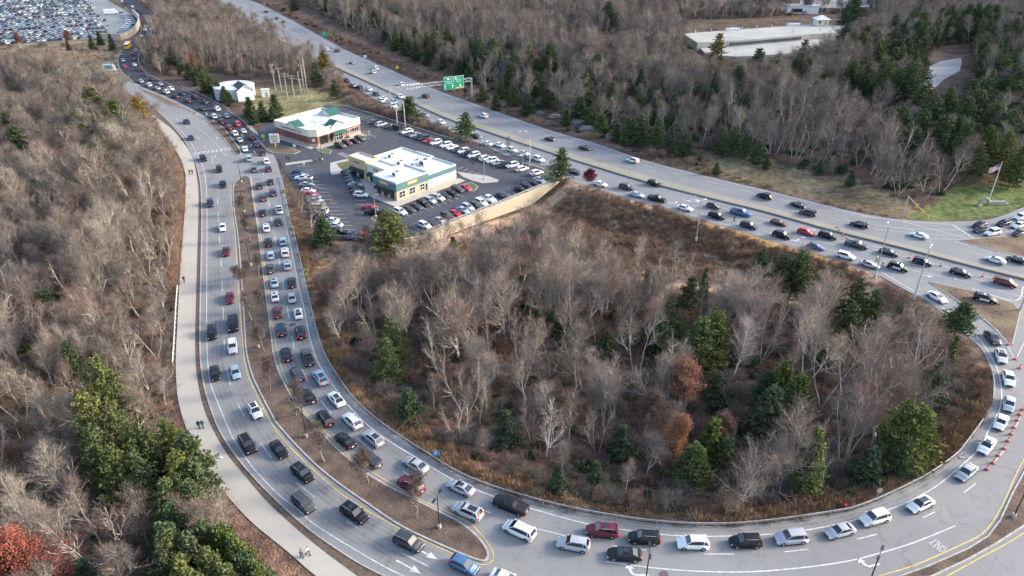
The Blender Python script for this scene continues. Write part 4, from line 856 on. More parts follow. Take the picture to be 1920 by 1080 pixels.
def lane_ang(k,px,py):
    q=LANE[k]; x,y=G(px,py,.6); i=int(np.argmin(np.hypot(q[:,0]-x,q[:,1]-y))); i0,i1=max(i-1,0),min(i+1,len(q)-1)
    return math.atan2(q[i1][1]-q[i0][1],q[i1][0]-q[i0][0])
def tangent(px,py,dx,dy):
    a,b=G(px-dx,py-dy),G(px+dx,py+dy); return math.atan2(b[1]-a[1],b[0]-a[0])
random.seed(11)
def parse(s):
    out=[]
    for tok in s.split():
        p=tok.split(','); out.append((float(p[0]),float(p[1]),p[2][0],p[2][1],p[2][2:]))
    return out
def regR(x,y):
    if y<262 and x<482: return 'dark road queue near the far lot','top'
    if y<640: return 'queue between median and guardrail','top'
    if x<900: return 'queue on the lower left bend','top'
    if x<1700: return 'queue below the loop woods','left'
    return 'queue at the cone lined bend','top'
DATA={
'L':"350,228,nS 358,258,nS 381,297,kU 411,317,kU 418,345,kS 394,381,nU 417,426,wS 424,471,rS 431,558,rS 437,607,kP 397,624,kU 436,650,wU 403,699,kS 441,698,lH 478,770,wHk 464,833,kU 523,842,kS 567,887,kU 569,943,gU 664,962,kU 766,1016,gU 870,1059,bH",
'R':"""476,317,gS 503,316,nU 486,348,nH 507,340,kS 493,370,gU 512,361,nU 492,398,kS 523,393,wP 522,415,nU 499,427,wU 503,454,kU 530,452,lH 534,473,wU 507,478,lH 506,503,gS 539,497,lU 514,529,lS 547,529,kS 515,555,wS 547,557,sS 520,585,rS 559,587,wSk 527,618,nU 563,623,kU 537,664,kS 576,670,gP 557,701,gU 600,708,lUk 578,742,kS 630,748,wSk 609,784,kU 660,789,wU 647,825,kS 699,822,sUk 695,860,gS 779,871,sS 770,909,rU 864,914,sS 877,959,sUk 957,947,kP 974,994,wV 1075,1020,sU 1129,995,rU 1208,1008,kU 1171,1039,kS 1299,1018,wU 1398,1015,kU 1483,1008,sU 1575,995,sS 1640,971,wU 1726,945,wSk 1812,885,sS 1850,835,wS 1877,791,wS 1892,757,sS 1891,709,wS 1877,667,wSk 1861,633,gS 1757,557,wS
 228,2,wS 235,6,gS 248,12,wS 257,19,nS 250,22,gS 264,23,nS 258,28,wS 277,31,sS 265,34,rS 282,38,wS 271,41,nS 273,49,wS 272,56,wU 282,59,kS 265,67,wS 275,70,nS 258,75,wU 266,80,nS 260,87,sS 255,94,sS 249,102,nU 251,111,nS 252,121,wS 261,130,rS 275,140,gS 285,148,nS 264,152,sS 300,157,sS 279,159,wU 294,165,sS 319,166,wU 311,172,wU 341,175,nS 329,180,nS 365,182,kU 353,189,kU 384,191,gS 380,203,nS 407,204,wU 401,218,wU 424,217,lU 415,228,kU 445,232,RU 430,239,rU 456,245,wS 440,250,wU 471,257,rS 449,262,sS 481,270,nU 459,279,wS 491,286,kS 467,297,lU 499,302,wU""",
'O':"230,106,gU 231,113,sS 234,124,RS",
'N':"1077,322,nS 1126,345,wS 1175,351,gU 1194,365,sS 1232,373,kP 1227,344,kU 1284,390,wS 1338,386,gH 1344,405,kU 1389,399,bP 1404,423,nU 1460,417,rS 1511,435,RH 1466,441,kU 1552,442,kU 1530,462,bS 1606,459,gP 1586,480,wU 1667,473,nS 1631,496,sS 1730,491,nU 1802,511,kS 1885,530,rV 650,150,gS 664,160,sS 692,167,wS 705,176,gS 675,163,gS 720,184,wS 716,189,wU 751,181,wS 739,191,sU 737,199,wU 797,215,sS 827,229,wS 837,240,sS 892,255,nS 915,269,wS 937,272,wS 960,281,wU 972,290,sS 983,287,wS 987,297,nS 1010,299,wU",
'F':"1434,368,kU 1496,384,kS 1515,399,gU 1611,421,kS 1723,441,wS 1866,487,wS 1907,487,kS 1031,260,kS 1096,277,kS 1186,301,wU 906,217,wU 499,22,kS 519,34,gS 531,41,kS 613,92,wS 632,95,kU 660,117,lS 704,128,wU 699,135,wU 752,158,wU 798,180,kU",
'W':"1837,421,kS 1839,430,gS 1861,436,wU 1882,418,nS 1910,422,wS 1911,436,gS 1914,407,wU"}
DESC={'L':(lambda x,y:('lanes beside the footpath','top')),'R':regR,'O':(lambda x,y:('oncoming lane behind the school bus','top')),
'N':(lambda x,y:('highway lanes by the retail lot','left') if x<1200 else ('highway lanes above the loop woods','left')),
'F':(lambda x,y:('far highway carriageway','left')),'W':(lambda x,y:('side road below the lawn','left'))}
for k_,s in DATA.items():
    for px,py,c,t,ex in parse(s):
        an=lane_ang('L' if k_=='O' and False else k_ if k_!='O' else 'R',px,py)+(math.pi if k_=='O' else 0)+random.uniform(-.03,.03)
        ds,fr0=DESC[k_](px,py)
        o=make_car(px,py,t,c,an,'cars in the '+ds,ex); CARS.append((o,px,py,ds,fr0,c,t))
LOTS={
'A':("left row of the retail lot",(1,.06),"562,322,nS 565,328,bS 569,334,wP 573,340,gS 575,346,sS 582,351,gS 578,357,wS 582,364,RS 587,370,lS 591,376,sS 595,382,lS 597,388,wU 600,396,wU 604,404,nU 620,413,wS 627,422,wS 635,436,kP"),
'B':("row left of the retail building",(1,.05),"652,322,kS 656,327,nS 661,333,gS 662,339,bS 667,346,sS 669,352,kS 671,358,gS 677,365,wU 693,388,RS 703,398,kP"),
'C':("row by the teal retail wall",(1,.36),"750,397,wU 767,392,gS 780,387,gS 793,381,kU 806,376,sU 822,371,wU 833,366,nS 847,362,kS 858,355,gU 872,352,RS"),
'D':("row along the retaining wall guardrail",(1,.42),"796,423,wU 811,418,gS 825,413,sS 840,406,gU 853,400,RS 868,394,lS 877,389,sU 893,386,gU 902,380,wU 916,373,wP 942,367,nS 977,355,kS 987,347,nS 1001,343,nS 1012,337,wS"),
'E':("row along the highway fence",(1,-.25),"763,247,wU 770,251,gS 778,253,sS 787,256,nS 795,259,gU 804,263,RS 817,267,wU 836,272,wU 848,276,wS 858,280,gS 869,283,wU 877,288,kU 888,291,wU 899,294,gS 910,297,wU 922,301,wU 934,305,sS 945,309,kU 960,310,wU 979,317,wU 1006,324,wU 704,229,kU 715,233,sU 730,236,gS"),
'F':("row in front of the brick building",(1,.3),"638,273,gU 651,268,rU 665,264,kS 675,260,gU")}
for k_,(ds,dv,s) in LOTS.items():
    for px,py,c,t,ex in parse(s):
        an=tangent(px,py,dv[0]*8,dv[1]*8)+random.choice((0,math.pi) if k_ in 'AE' else (0,0))+random.uniform(-.03,.03)
        o=make_car(px,py,t,c,an,'cars parked in the '+ds,ex); CARS.append((o,px,py,ds,'left' if k_ not in 'AB' else 'top',c,t))
for px,py,c,t,an,ds in [(657,440,'n','S',tangent(657,440,3,-6),'bottom row of the retail lot'),(682,440,'R','S',tangent(682,440,2,-6),'bottom row of the retail lot')]:
    o=make_car(px,py,t,c,an,'cars parked in the '+ds); CARS.append((o,px,py,ds,'left',c,t))
for px,py,c,t in [(950,1086,'w','S')]:
    o=make_car(px,py,t,c,lane_ang('L',px,py),'cars in the downhill lanes beside the footpath'); tag(o,'white sedan cut off by the bottom edge of the frame')
ORD0=['','second','third','fourth','fifth','sixth','seventh','eighth','ninth','tenth','eleventh','twelfth','thirteenth','fourteenth','fifteenth','sixteenth','seventeenth','eighteenth','nineteenth','twentieth','twenty-first','twenty-second']
ORD=ORD0[:20]+[a_+b_ for a_ in ('twenty','thirty','forty','fifty','sixty') for b_ in ('-first','-second','-third','-fourth','-fifth','-sixth','-seventh','-eighth','-ninth')]
gr={}
for r_ in CARS: gr.setdefault((r_[3],r_[5],r_[6]),[]).append(r_)
for (ds,c,t),l in gr.items():
    fr0=l[0][4]; l.sort(key=lambda q:(q[2] if fr0=='top' else q[1]))
    nm=f"{PC[c][1]} {TW[t]}"
    for i,q in enumerate(l):
        if len(l)==1: lb=f"the only {nm} in the {ds}"
        elif i==0: lb=f"{'topmost' if fr0=='top' else 'leftmost'} {nm} in the {ds}"
        else: lb=f"{ORD[i]} {nm} from the {fr0} in the {ds}"
        q[0]['label']=lb
# police cars: black and white
def police(px,py,ang,label):
    o=make_car(px,py,'U','k',ang,'police cars'); tag(o,label,'police car','police cars'); o.name='police_car'
    W=.96; m=MB()
    for s in (-1,1): m.box((-.1,s*(W+.012),.72),(1.9,.03,.5),mat('police_white',(.75,.75,.75),.3))
    d_=m.obj('door_panel',o); 
    lb=MB().box((-.3,0,1.83),(.3,1.2,.12),mat('lightbar_white',(.8,.85,.9),.2)).box((-.3,.4,1.84),(.31,.35,.12),mat('lightbar_blue',(.05,.1,.6),.2)).obj('light_bar',o)
    for s in (-1,1):
        t_=text('POLICE','lettering',.34,TRM,o,(-.1,s*(W+.03),.74),(R(90),0,0 if s<0 else math.pi),.003)
police(1684,501,lane_ang('N',1684,501),'black and white police SUV beside the traffic officers on the ramp')
police(1847,560,tangent(1847,560,30,7),'black and white police SUV parked on the brown gore island')
# yellow school bus
x,y=G(240,90); e=empty('school_bus',(x,y,.02),tangent(240,90,-5,7)); tag(e,'yellow school bus with pale roof on the dark curving road','school bus')
BUSY=mat('bus_yellow',(.6,.27,.02),.4)
part(MB().box((0,0,1.65),(9.6,2.5,2.3),BUSY).box((5.3,0,1.1),(1.3,2.2,1.2),BUSY,taper=.92),'body',e)
part(MB().box((0,0,2.88),(9.5,2.35,.2),mat('bus_roof',(.7,.55,.42),.5),taper=.95),'roof',e)
for s in (-1,1):
    for i in range(8): part(MB().box((-4+i*1.05,s*1.26,2.15),(.85,.03,.6),GLS),'window',e)
    for wx in (3.9,-3.2): part(MB().tube((wx,s*1.0,.5),(wx,s*1.28,.5),.5,.5,TYR,14).tube((wx,s*1.0,.5),(wx,s*1.3,.5),.25,.25,RIM,10),'wheel',e)
    part(MB().box((5.97,s*.8,1.1),(.06,.3,.25),HLM),'headlight',e)
    part(MB().box((0,s*1.262,1.35),(9.4,.02,.1),TRM),'stripe',e)
part(MB().box((4.82,0,2.2),(.05,2.2,.8),GLS),'windscreen',e); part(MB().box((-4.83,0,2.1),(.05,1.9,.7),GLS),'rear_window',e)
# white box truck in the far lot
x,y=G(210,27); e=empty('box_truck',(x,y,.05),R(20)); tag(e,'white box truck standing among cars in the far lot','truck')
part(MB().box((-1.2,0,2.2),(7.5,2.5,3.0),WST),'cargo_box',e); part(MB().box((3.6,0,1.5),(2.0,2.3,2.0),WST,taper=.85),'cab',e); part(MB().box((4.3,0,1.9),(.5,2.,.7),GLS),'windscreen',e)
for s in (-1,1):
    for wx in (3.4,-3.4): part(MB().tube((wx,s*.95,.5),(wx,s*1.25,.5),.5,.5,TYR,12),'wheel',e)
# the packed far lot: one object
lm=[mat('lotcar_'+str(i),PC[c][0],.3,coat=.5) for i,c in enumerate('wskngwslwgsnrgb')]
far=MB(); random.seed(5)
a=np.array(G(0,84)); b_=np.array(G(178,72)); ux=(b_-a)/np.linalg.norm(b_-a); uy=np.array([-ux[1],ux[0]])
lp=[(-90,-14),(-90,92),(0,83),(110,75.5),(180,71),(205,68),(203,50),(196,38),(180,24),(176,12),(150,-14)]
def lowcar(x,y,an,m):
    cs,sn=math.cos(an),math.sin(an)
    def T(v): return (x+v[0]*cs-v[1]*sn,y+v[0]*sn+v[1]*cs,v[2]+.05)
    L_,W=2.35,.92
    vs=[(-L_,-W,.25),(L_,-W,.25),(L_,W,.25),(-L_,W,.25),(-L_,-W,.95),(L_,-W*.92,.75),(L_,W*.92,.75),(-L_,W,.95),(1.1,-W*.9,1.0),(1.1,W*.9,1.0)]
    far.add([T(v) for v in vs],[(0,1,5,8,4),(2,3,7,9,6),(1,2,6,5),(3,0,4,7),(5,6,9,8),(8,9,7,4)],m)
    g=[(1.1,-W*.85,.98),(1.1,W*.85,.98),(-1.9,W*.85,.98),(-1.9,-W*.85,.98),(.3,-W*.68,1.5),(.3,W*.68,1.5),(-1.2,W*.68,1.5),(-1.2,-W*.68,1.5)]
    far.add([T(v) for v in g],[(0,1,5,4),(1,2,6,5),(2,3,7,6),(3,0,4,7)],CGL); far.add([T((v[0],v[1],1.52)) for v in g[4:]],[(0,1,2,3)],m)
row=0; yv=2.5
while yv<330:
    xv=-260
    while xv<260:
        p=a+ux*xv+uy*yv; px,py=P(p[0],p[1])
        if inpoly([px],[py],lp)[0] and random.random()<.95: lowcar(p[0]+random.uniform(-.15,.15),p[1]+random.uniform(-.3,.3),math.atan2(uy[1],uy[0])+random.choice((0,math.pi))+random.uniform(-.04,.04),random.choice(lm))
        xv+=2.75
    row+=1; yv+=5.3 if row%2 else 12.
for i in range(9):
    p=G(221+i*3.6,22+i*3.3 if i<6 else 42+(i-6)*3); lowcar(p[0],p[1],R(160),random.choice(lm[:3]))
for i in range(7):
    p=G(246-i*4,42+i*3.6); lowcar(p[0],p[1],R(195),random.choice(lm[:2]+[lm[7]]))
o=far.obj('distant_parked_cars'); tag(o,None,None,None,'stuff'); o['label']='hundreds of tiny parked cars filling the far lot at the top left'
# cones
CNO=mat('cone_orange',(.75,.09,.06),.5)
cm=MB(); cm.box((0,0,.03),(.5,.5,.06),TRM).tube((0,0,.05),(0,0,.42),.24,.17,CNO,10).tube((0,0,.42),(0,0,.58),.17,.13,WST,10).tube((0,0,.58),(0,0,.98),.13,.05,CNO,10)
cme=cm.mesh('traffic_cone'); cones=[(1569,427),(1573,432),(1576,437),(1580,442),(1587,447),(1627,462),(1705,484),(1764,499),(1842,519),(1863,523)],[(1889,647),(1903,674),(1911,691),(1917,769),(1911,778),(1907,789),(1900,802),(1895,815),(1889,828),(1882,842),(1871,855),(1861,869),(1850,881)]
for li,(lst,ds) in enumerate(zip(cones,('angled line of cones across the highway lanes','curved line of cones along the right bend'))):
    for i,(px,py) in enumerate(lst):
        o=bpy.data.objects.new('traffic_cone',cme); COL.objects.link(o); o.location=(*G(px,py),.02); s_=(.95,1.1)[li]; o.scale=(s_,s_,s_)
        tag(o,('topmost' if i==0 else ORD[i]+' from the top')+f' orange cone in the {ds}','traffic cone','orange cones '+('on the highway','around the bend')[li])
# ================================================================ people
SKIN=mat('skin',(.45,.27,.19),.6); HAIR=mat('hair_dark',(.03,.02,.015),.8)
def skel(name,pts,edges,rad,m,parent,sub=1):
    me=bpy.data.meshes.new(name); me.from_pydata(pts,edges,[]); me.materials.append(m); o=bpy.data.objects.new(name,me); COL.objects.link(o); o.parent=parent
    sk=o.modifiers.new('skin','SKIN'); sk.use_smooth_shade=True
    sv=me.skin_vertices[0].data if me.skin_vertices else None
    if sv is None:
        bm=bmesh.new(); bm.from_mesh(me); bm.verts.layers.skin.verify(); bm.to_mesh(me); bm.free(); sv=me.skin_vertices[0].data
    for i,r_ in enumerate(rad): sv[i].radius=(r_,r_) if not isinstance(r_,tuple) else r_
    sv[0].use_root=True
    ss=o.modifiers.new('sub','SUBSURF'); ss.levels=sub; ss.render_levels=sub; return o
def person(px,py,facing,label,top,legs,stride=.22,crouch=False,z=.05,hair=HAIR,seed=0):
    x,y=G(px,py); e=empty('person',(x,y,z),facing); tag(e,label,'person')
    dz=-.42 if crouch else 0; bd=.28 if crouch else 0.
    hip=(0,0,.95+dz); kL=(stride*.5+(.3 if crouch else 0),.1,.5); kR=(-stride*.2+(.3 if crouch else 0),-.1,.5); aL=(stride,.1,.07); aR=(-stride,-.1,.09)
    hl=(0,.09,.9+dz); hr=(0,-.09,.9+dz); ch=(.02+bd,0,1.3+dz); nk=(.03+bd*1.2,0,1.47+dz); hd=(.05+bd*1.3,0,1.62+dz); ht=(.05+bd*1.3,0,1.72+dz)
    sL=(.02+bd,.2,1.4+dz); sR=(.02+bd,-.2,1.4+dz); eL=(-.06+bd,.27,1.13+dz); eR=(.1+bd,-.27,1.13+dz); wL=(.0+bd-.08,.27,.88+dz); wR=(.22+bd,-.24,.9+dz)
    hL=(.02+bd-.08,.27,.80+dz); hR=(.27+bd,-.23,.83+dz)
    fL=(aL[0]+.16,.1,.04); fR=(aR[0]+.16,-.1,.05)
    skel('body',[hip,ch,nk,hd,ht,sL,eL,wL,hL,sR,eR,wR,hR,hl,kL,aL,fL,hr,kR,aR,fR],[(0,1),(1,2),(2,3),(3,4),(1,5),(5,6),(6,7),(7,8),(1,9),(9,10),(10,11),(11,12),(0,13),(13,14),(14,15),(15,16),(0,17),(17,18),(18,19),(19,20)],[.13,.14,.05,.09,.07,.055,.04,.03,.03,.055,.04,.03,.03,.08,.055,.035,.03,.08,.055,.035,.03],SKIN,e)
    skel('jacket',[(0,0,.92+dz),ch,nk,sL,eL,wL,sR,eR,wR],[(0,1),(1,2),(1,3),(3,4),(4,5),(1,6),(6,7),(7,8)],[.17,.185,.075,.085,.065,.05,.085,.065,.05],top,e)
    skel('trousers',[hip,hl,kL,aL,hr,kR,aR],[(0,1),(1,2),(2,3),(0,4),(4,5),(5,6)],[.15,.105,.08,.06,.105,.08,.06],legs,e)
    for a_ in (fL,fR): part(MB().box((a_[0]-.07,a_[1],.045),(.27,.1,.09),BLK),'shoe',e)
    h=MB()
    for i in range(5): 
        r0=[.06,.105,.115,.1,.05][i]; r1=[.105,.115,.1,.05,.01][i] 
        h.tube((hd[0]-.02,0,hd[2]-.02+i*.035),(hd[0]-.02,0,hd[2]+.015+i*.035),r0,r1,hair,10)
    part(h,'hair',e); return e
JK=mat('dark_jacket',(.02,.02,.025),.9); JN=mat('navy_jacket',(.03,.04,.08),.9); JW=mat('white_shirt',(.7,.7,.68),.8); JG=mat('grey_coat',(.09,.09,.1),.9); HV=mat('hi_vis_yellow',(.62,.85,.05),.6); TR=mat('black_trousers',(.015,.015,.018),.9); JNS=mat('blue_jeans',(.05,.07,.12),.9)
dn=lambda px,py,a,b: tangent(px,py,a,b)
for px,py,f,lb,tp,lg in [(288,227,(-3,6),'person in dark coat, left of the pair at the upper end of the footpath',JK,TR),(293,227,(-3,6),'person in grey coat, right of the pair at the upper end of the footpath',JG,TR),
 (356.5,327,(0,9),'person in black, left of the walking pair on the upper footpath',JK,TR),(361.5,327,(0,9),'person in black, right of the walking pair on the upper footpath',JK,TR),
 (346,529,(0,9),'lone person in black at the left edge of the footpath',JK,TR),
 (374,803,(1,9),'person in black coat, left of the pair on the lower footpath',JK,TR),(381,802,(1,9),'person in dark jacket and grey legs, right of the pair on the lower footpath',JN,JNS),
 (567,1046,(-6,-8),'person in a dark grey coat on the footpath at the bottom',JG,JNS),(579,1041,(-7,-6),'person in a white shirt and black trousers striding on the bottom footpath',JW,TR),
 (538,299,(3,4),'person in black standing at the corner of the sign island',JK,TR),(543,302,(3,4),'person in dark blue crossing the lot entrance near the arrow',JN,TR),
 (591,306,(5,2),'person in grey, left of the pair at the end of the entry divider',JG,TR),(600,303,(5,2),'person in black, right of the pair at the end of the entry divider',JK,TR),
 (881,304,(5,3),'person in black, left of the pair walking in the retail lot aisle',JK,TR),(887,309,(5,3),'person in dark jacket, right of the pair walking in the retail lot aisle',JN,TR),
 (1376,415,(5,3),'person in black standing between cars on the highway lanes',JK,TR)]:
    person(px,py,dn(px,py,*f),lb,tp,lg,stride=.3 if 'striding' in lb else .2)
person(1643,490,dn(1643,490,6,2),'traffic officer in yellow hi-vis, left of the two by the ramp',HV,TR,hair=HV); person(1654.5,498,dn(1654,498,-6,-2),'traffic officer in yellow hi-vis jacket, right of the two by the ramp',HV,TR)
person(519,787,dn(519,787,5,9),'crouching figure in dark camouflage clothes beside the median kerb',mat('camo_jacket',(.05,.06,.05),.9,col2=(.25,.26,.25),nscale=9.),TR,crouch=True,z=.13)
x,y=G(414,859); e=MB().box((x,y,.12),(.55,.35,.2),WST,taper=.7).obj('litter_bag'); tag(e,'small white bag of litter lying on the lower footpath','bag')
# ================================================================ vegetation
def veg_mat(name,pal,rough=.95,vary=.25,nsc=1.2,tint=True,trans=0.):
    m=bpy.data.materials.new(name); m.use_nodes=True; N=m.node_tree.nodes; L=m.node_tree.links; b=N['Principled BSDF']; b.inputs['Roughness'].default_value=rough; b.inputs['Specular IOR Level'].default_value=.15
    oi=N.new('ShaderNodeObjectInfo'); cr=N.new('ShaderNodeValToRGB'); el=cr.color_ramp.elements
    while len(el)<len(pal): el.new(.5)
    for i,c in enumerate(pal): el[i].position=i/(len(pal)-1); el[i].color=(*c,1)
    L.new(oi.outputs['Random'],cr.inputs[0])
    g=N.new('ShaderNodeNewGeometry'); t=N.new('ShaderNodeTexNoise'); t.inputs['Scale'].default_value=nsc; t.inputs['Detail'].default_value=3; L.new(g.outputs['Position'],t.inputs['Vector'])
    r=N.new('ShaderNodeMapRange'); r.inputs[1].default_value=.3; r.inputs[2].default_value=.7; r.inputs[3].default_value=1-vary; r.inputs[4].default_value=1+vary; L.new(t.outputs[0],r.inputs[0])
    s=N.new('ShaderNodeVectorMath'); s.operation='SCALE'; L.new(cr.outputs[0],s.inputs[0]); L.new(r.outputs[0],s.inputs['Scale']); out=s.outputs[0]
    if tint:
        q=N.new('ShaderNodeVectorMath'); q.operation='MULTIPLY'; L.new(out,q.inputs[0]); L.new(oi.outputs['Color'],q.inputs[1]); out=q.outputs[0]
    L.new(out,b.inputs['Base Color'])
    return m
TWIG=veg_mat('bare_twigs',[(.145,.115,.1),(.215,.18,.155),(.14,.12,.11),(.25,.22,.19),(.165,.115,.105),(.2,.17,.135),(.12,.098,.088)],tint=True)
BARK=veg_mat('pale_bark',[(.32,.28,.24),(.5,.45,.39),(.28,.24,.21),(.55,.5,.44),(.38,.33,.28)],vary=.3,nsc=2)
NEED=veg_mat('pine_needles',[(.062,.092,.04),(.085,.115,.045),(.064,.086,.048),(.105,.125,.048)],vary=.4,nsc=.9)
CBARK=veg_mat('pine_bark',[(.12,.085,.065),(.16,.12,.09)])
LEAF=veg_mat('russet_leaves',[(.27,.13,.085),(.25,.14,.1),(.29,.15,.09)],vary=.3)
BRUSH=veg_mat('brush_stems',[(.26,.16,.115),(.3,.21,.15),(.19,.12,.095),(.34,.25,.17),(.25,.14,.11),(.22,.17,.125)],vary=.3)
GRAS=veg_mat('tall_dry_grass',[(.29,.19,.11),(.24,.15,.09),(.34,.24,.14),(.2,.12,.075)],vary=.3)
UEV=veg_mat('low_evergreen',[(.03,.055,.022),(.045,.07,.022),(.028,.05,.026)],vary=.4)
class TM:
    def __init__(s): s.v=[]; s.f=[]; s.n=0
    def seg(s,a,b,r0,r1,n):
        d=b-a; l=np.linalg.norm(d)
        if l<1e-6: return
        d=d/l; x=np.cross(d,[.3,.2,.93]); 
        if np.linalg.norm(x)<1e-3: x=np.cross(d,[1,0,0])
        x/=np.linalg.norm(x); y=np.cross(d,x); t=np.arange(n)*2*np.pi/n
        c=np.cos(t)[:,None]*x+np.sin(t)[:,None]*y
        s.v.append(np.r_[a+c*r0,b+c*r1]); o=s.n; s.n+=2*n
        s.f+=[(o+i,o+(i+1)%n,o+n+(i+1)%n,o+n+i) for i in range(n)]
    def rib(s,a,b,w,rg):
        d=b-a; x=np.cross(d,rg.normal(size=3)); l=np.linalg.norm(x)
        if l<1e-6: return
        x*=w/2/l; s.v.append(np.array([a-x,a+x,b+x*.35,b-x*.35])); o=s.n; s.n+=4; s.f.append((o,o+1,o+2,o+3))
    def quad(s,c,n_,sz,rg):
        x=np.cross(n_,rg.normal(size=3)); x/=max(np.linalg.norm(x),1e-6); y=np.cross(n_,x); y/=max(np.linalg.norm(y),1e-6)
        s.v.append(np.array([c-x*sz-y*sz*.5,c+x*sz-y*sz*.4,c+x*sz*.6+y*sz*.5,c-x*sz*.7+y*sz*.6])); o=s.n; s.n+=4; s.f.append((o,o+1,o+2,o+3))
    def mesh(s,name,m):
        me=bpy.data.meshes.new(name); V=np.concatenate(s.v) if s.v else np.zeros((0,3)); me.from_pydata(V.tolist(),[],s.f); me.materials.append(m); me.update(); return me
def unit(v): return v/max(np.linalg.norm(v),1e-9)
def perp(d,rg,ang):
    x=unit(np.cross(d,rg.normal(size=3))); return unit(d*math.cos(ang)+x*math.sin(ang))
def bare(seed,h=14.,spread=.42,nst=1,low=.3,dens=1.,thin=False,leaf=0,r0=.22,name='bare'):
    rg=np.random.default_rng(seed); T=TM(); C=TM(); LF=TM()
    def twig(p,d,l,w,lev):
        n=2; q=p
        for k in range(n):
            d=unit(d+rg.normal(size=3)*.22+np.array([0,0,.12])); e=q+d*l/n; C.rib(q,e,w,rg); 
            if lev>0 :
                for _ in range(1): twig(q+(e-q)*rg.random(),perp(d,rg,.7),l*.6,w*.75,lev-1)
            if leaf and rg.random()<leaf: 
                for _ in range(9): LF.quad(e+rg.normal(size=3)*.35,rg.normal(size=3),rg.uniform(.07,.14),rg)
            q=e
    def limb(p,d,l,r,lev):
        n=4 if lev>0 else 3; q=p; rr=r
        for k in range(n):
            d=unit(d+rg.normal(size=3)*.14+np.array([0,0,.13])); e=q+d*l/n; r2=rr*.74
            T.seg(q,e,max(rr,.03),max(r2,.022),4 if lev>0 else 3)
            if k>0 or lev==0:
                for _ in range(2):
                    if lev>0: limb(q+(e-q)*rg.random(),perp(d,rg,rg.uniform(.5,.95)),l*rg.uniform(.42,.62),r2*.72,lev-1)
                    else:
                        for _ in range(int(1.5*dens+rg.random())): twig(q+(e-q)*rg.random(),perp(d,rg,rg.uniform(.4,1.)),rg.uniform(.7,1.5)*h/14,.03,1)
            q=e; rr=r2
        for _ in range(3): twig(q,perp(d,rg,rg.uniform(.1,.5)),rg.uniform(.8,1.6)*h/14,.036,1)
    for s_ in range(nst):
        d=unit(np.array([rg.normal()*.1,rg.normal()*.1,1.]) if nst==1 else np.array([rg.normal()*.28,rg.normal()*.28,1.])); q=np.array([rg.normal()*.15,rg.normal()*.15,-.3]); n=8; rr=r0*rg.uniform(.8,1.1)/(1 if nst==1 else 1.25); hh=h*rg.uniform(.86,1.)
        for k in range(n):
            d=unit(d+rg.normal(size=3)*.075+np.array([0,0,.12])); e=q+d*hh/n; r2=rr*.82; T.seg(q,e,rr,r2,6)
            t=(k+1)/n
            if t>low:
                m_=3 if nst==1 else 2
                for _ in range(m_): limb(q+(e-q)*rg.random(),perp(d,rg,rg.uniform(.45,.85)),h*spread*(1.15-t*.75)*rg.uniform(.7,1.15),r2*.5,1 if not thin else 0)
            elif rg.random()<.35: C.seg(q,q+perp(d,rg,1.1)*rg.uniform(.6,1.6),.03,.01,3)
            q=e; rr=r2
        limb(q,d,h*.14,rr*.8,0)
    a=T.mesh(name+'_trunk',BARK); b=C.mesh(name+'_twigs',TWIG); return (a,b,LF.mesh(name+'_leaves',LEAF) if leaf else None)
def pine(seed,h=15.,rad=3.6,kind='pine',low=.12,name='pine'):
    rg=np.random.default_rng(seed); T=TM(); C=TM(); q=np.array([0,0,-.3]); n=9; rr=h*.017; d=np.array([0,0,1.])
    ax=[q]
    for k in range(n):
        d=unit(d+rg.normal(size=3)*.03+np.array([0,0,.1])); e=q+d*h/n*1.02; T.seg(q,e,rr,rr*.8,6); q=e; rr*=.8; ax.append(q)
    ax=np.array(ax)
    def at(t): 
        f_=t*n; i=min(int(f_),n-1); return ax[i]+(ax[i+1]-ax[i])*(f_-i)
    wh=26 if kind=='pine' else 34
    for w_ in range(wh):
        t=low+(1-low)*(w_/wh)**.95; base=at(t)
        tt=(t-low)/(1-low)
        if kind=='pine': R_=rad*(.45+.75*math.sin(min(1,(1-tt)*1.25)*math.pi*.5))*(.5+.5*(1-tt)) ; ki=5
        elif kind=='round': R_=rad*math.sqrt(max(.04,1-(2*tt-.8)**2/1.5)); ki=6
        else: R_=rad*(1-tt)**.85+.25; ki=6
        a0=rg.random()*6.28
        for j in range(ki):
            if rg.random()<.16: continue
            an=a0+j*6.283/ki+rg.normal()*.25; L_=R_*rg.uniform(.55,1.15); up=rg.uniform(.05,.35) if kind!='spruce' else rg.uniform(-.25,.05)
            dr=unit(np.array([math.cos(an),math.sin(an),up])); p=base.copy(); ns=4
            tip=base+dr*L_; C_=T; T.seg(base,tip,.05,.015,3)
            ncl=max(3,int(L_*3.3))
            for c in range(ncl):
                f_=.22+.78*(c+rg.random())/ncl; cen=base+dr*L_*f_+rg.normal(size=3)*np.array([.22,.22,.10])*(L_*.28)
                side=np.cross(dr,[0,0,1.])
                cen=cen+side*rg.normal()*.30*L_*f_*.5
                for _ in range(8 if kind=='pine' else 7):
                    C.quad(cen+rg.normal(size=3)*np.array([.2,.2,.11]),unit(rg.normal(size=3)*.75+np.array([0,0,.85])),rg.uniform(.13,.27),rg)
    for _ in range(16): C.quad(at(.97)+rg.normal(size=3)*np.array([.15,.15,.35]),rg.normal(size=3),.17,rg)
    return (T.mesh(name+'_trunk',CBARK),C.mesh(name+'_needles',NEED))
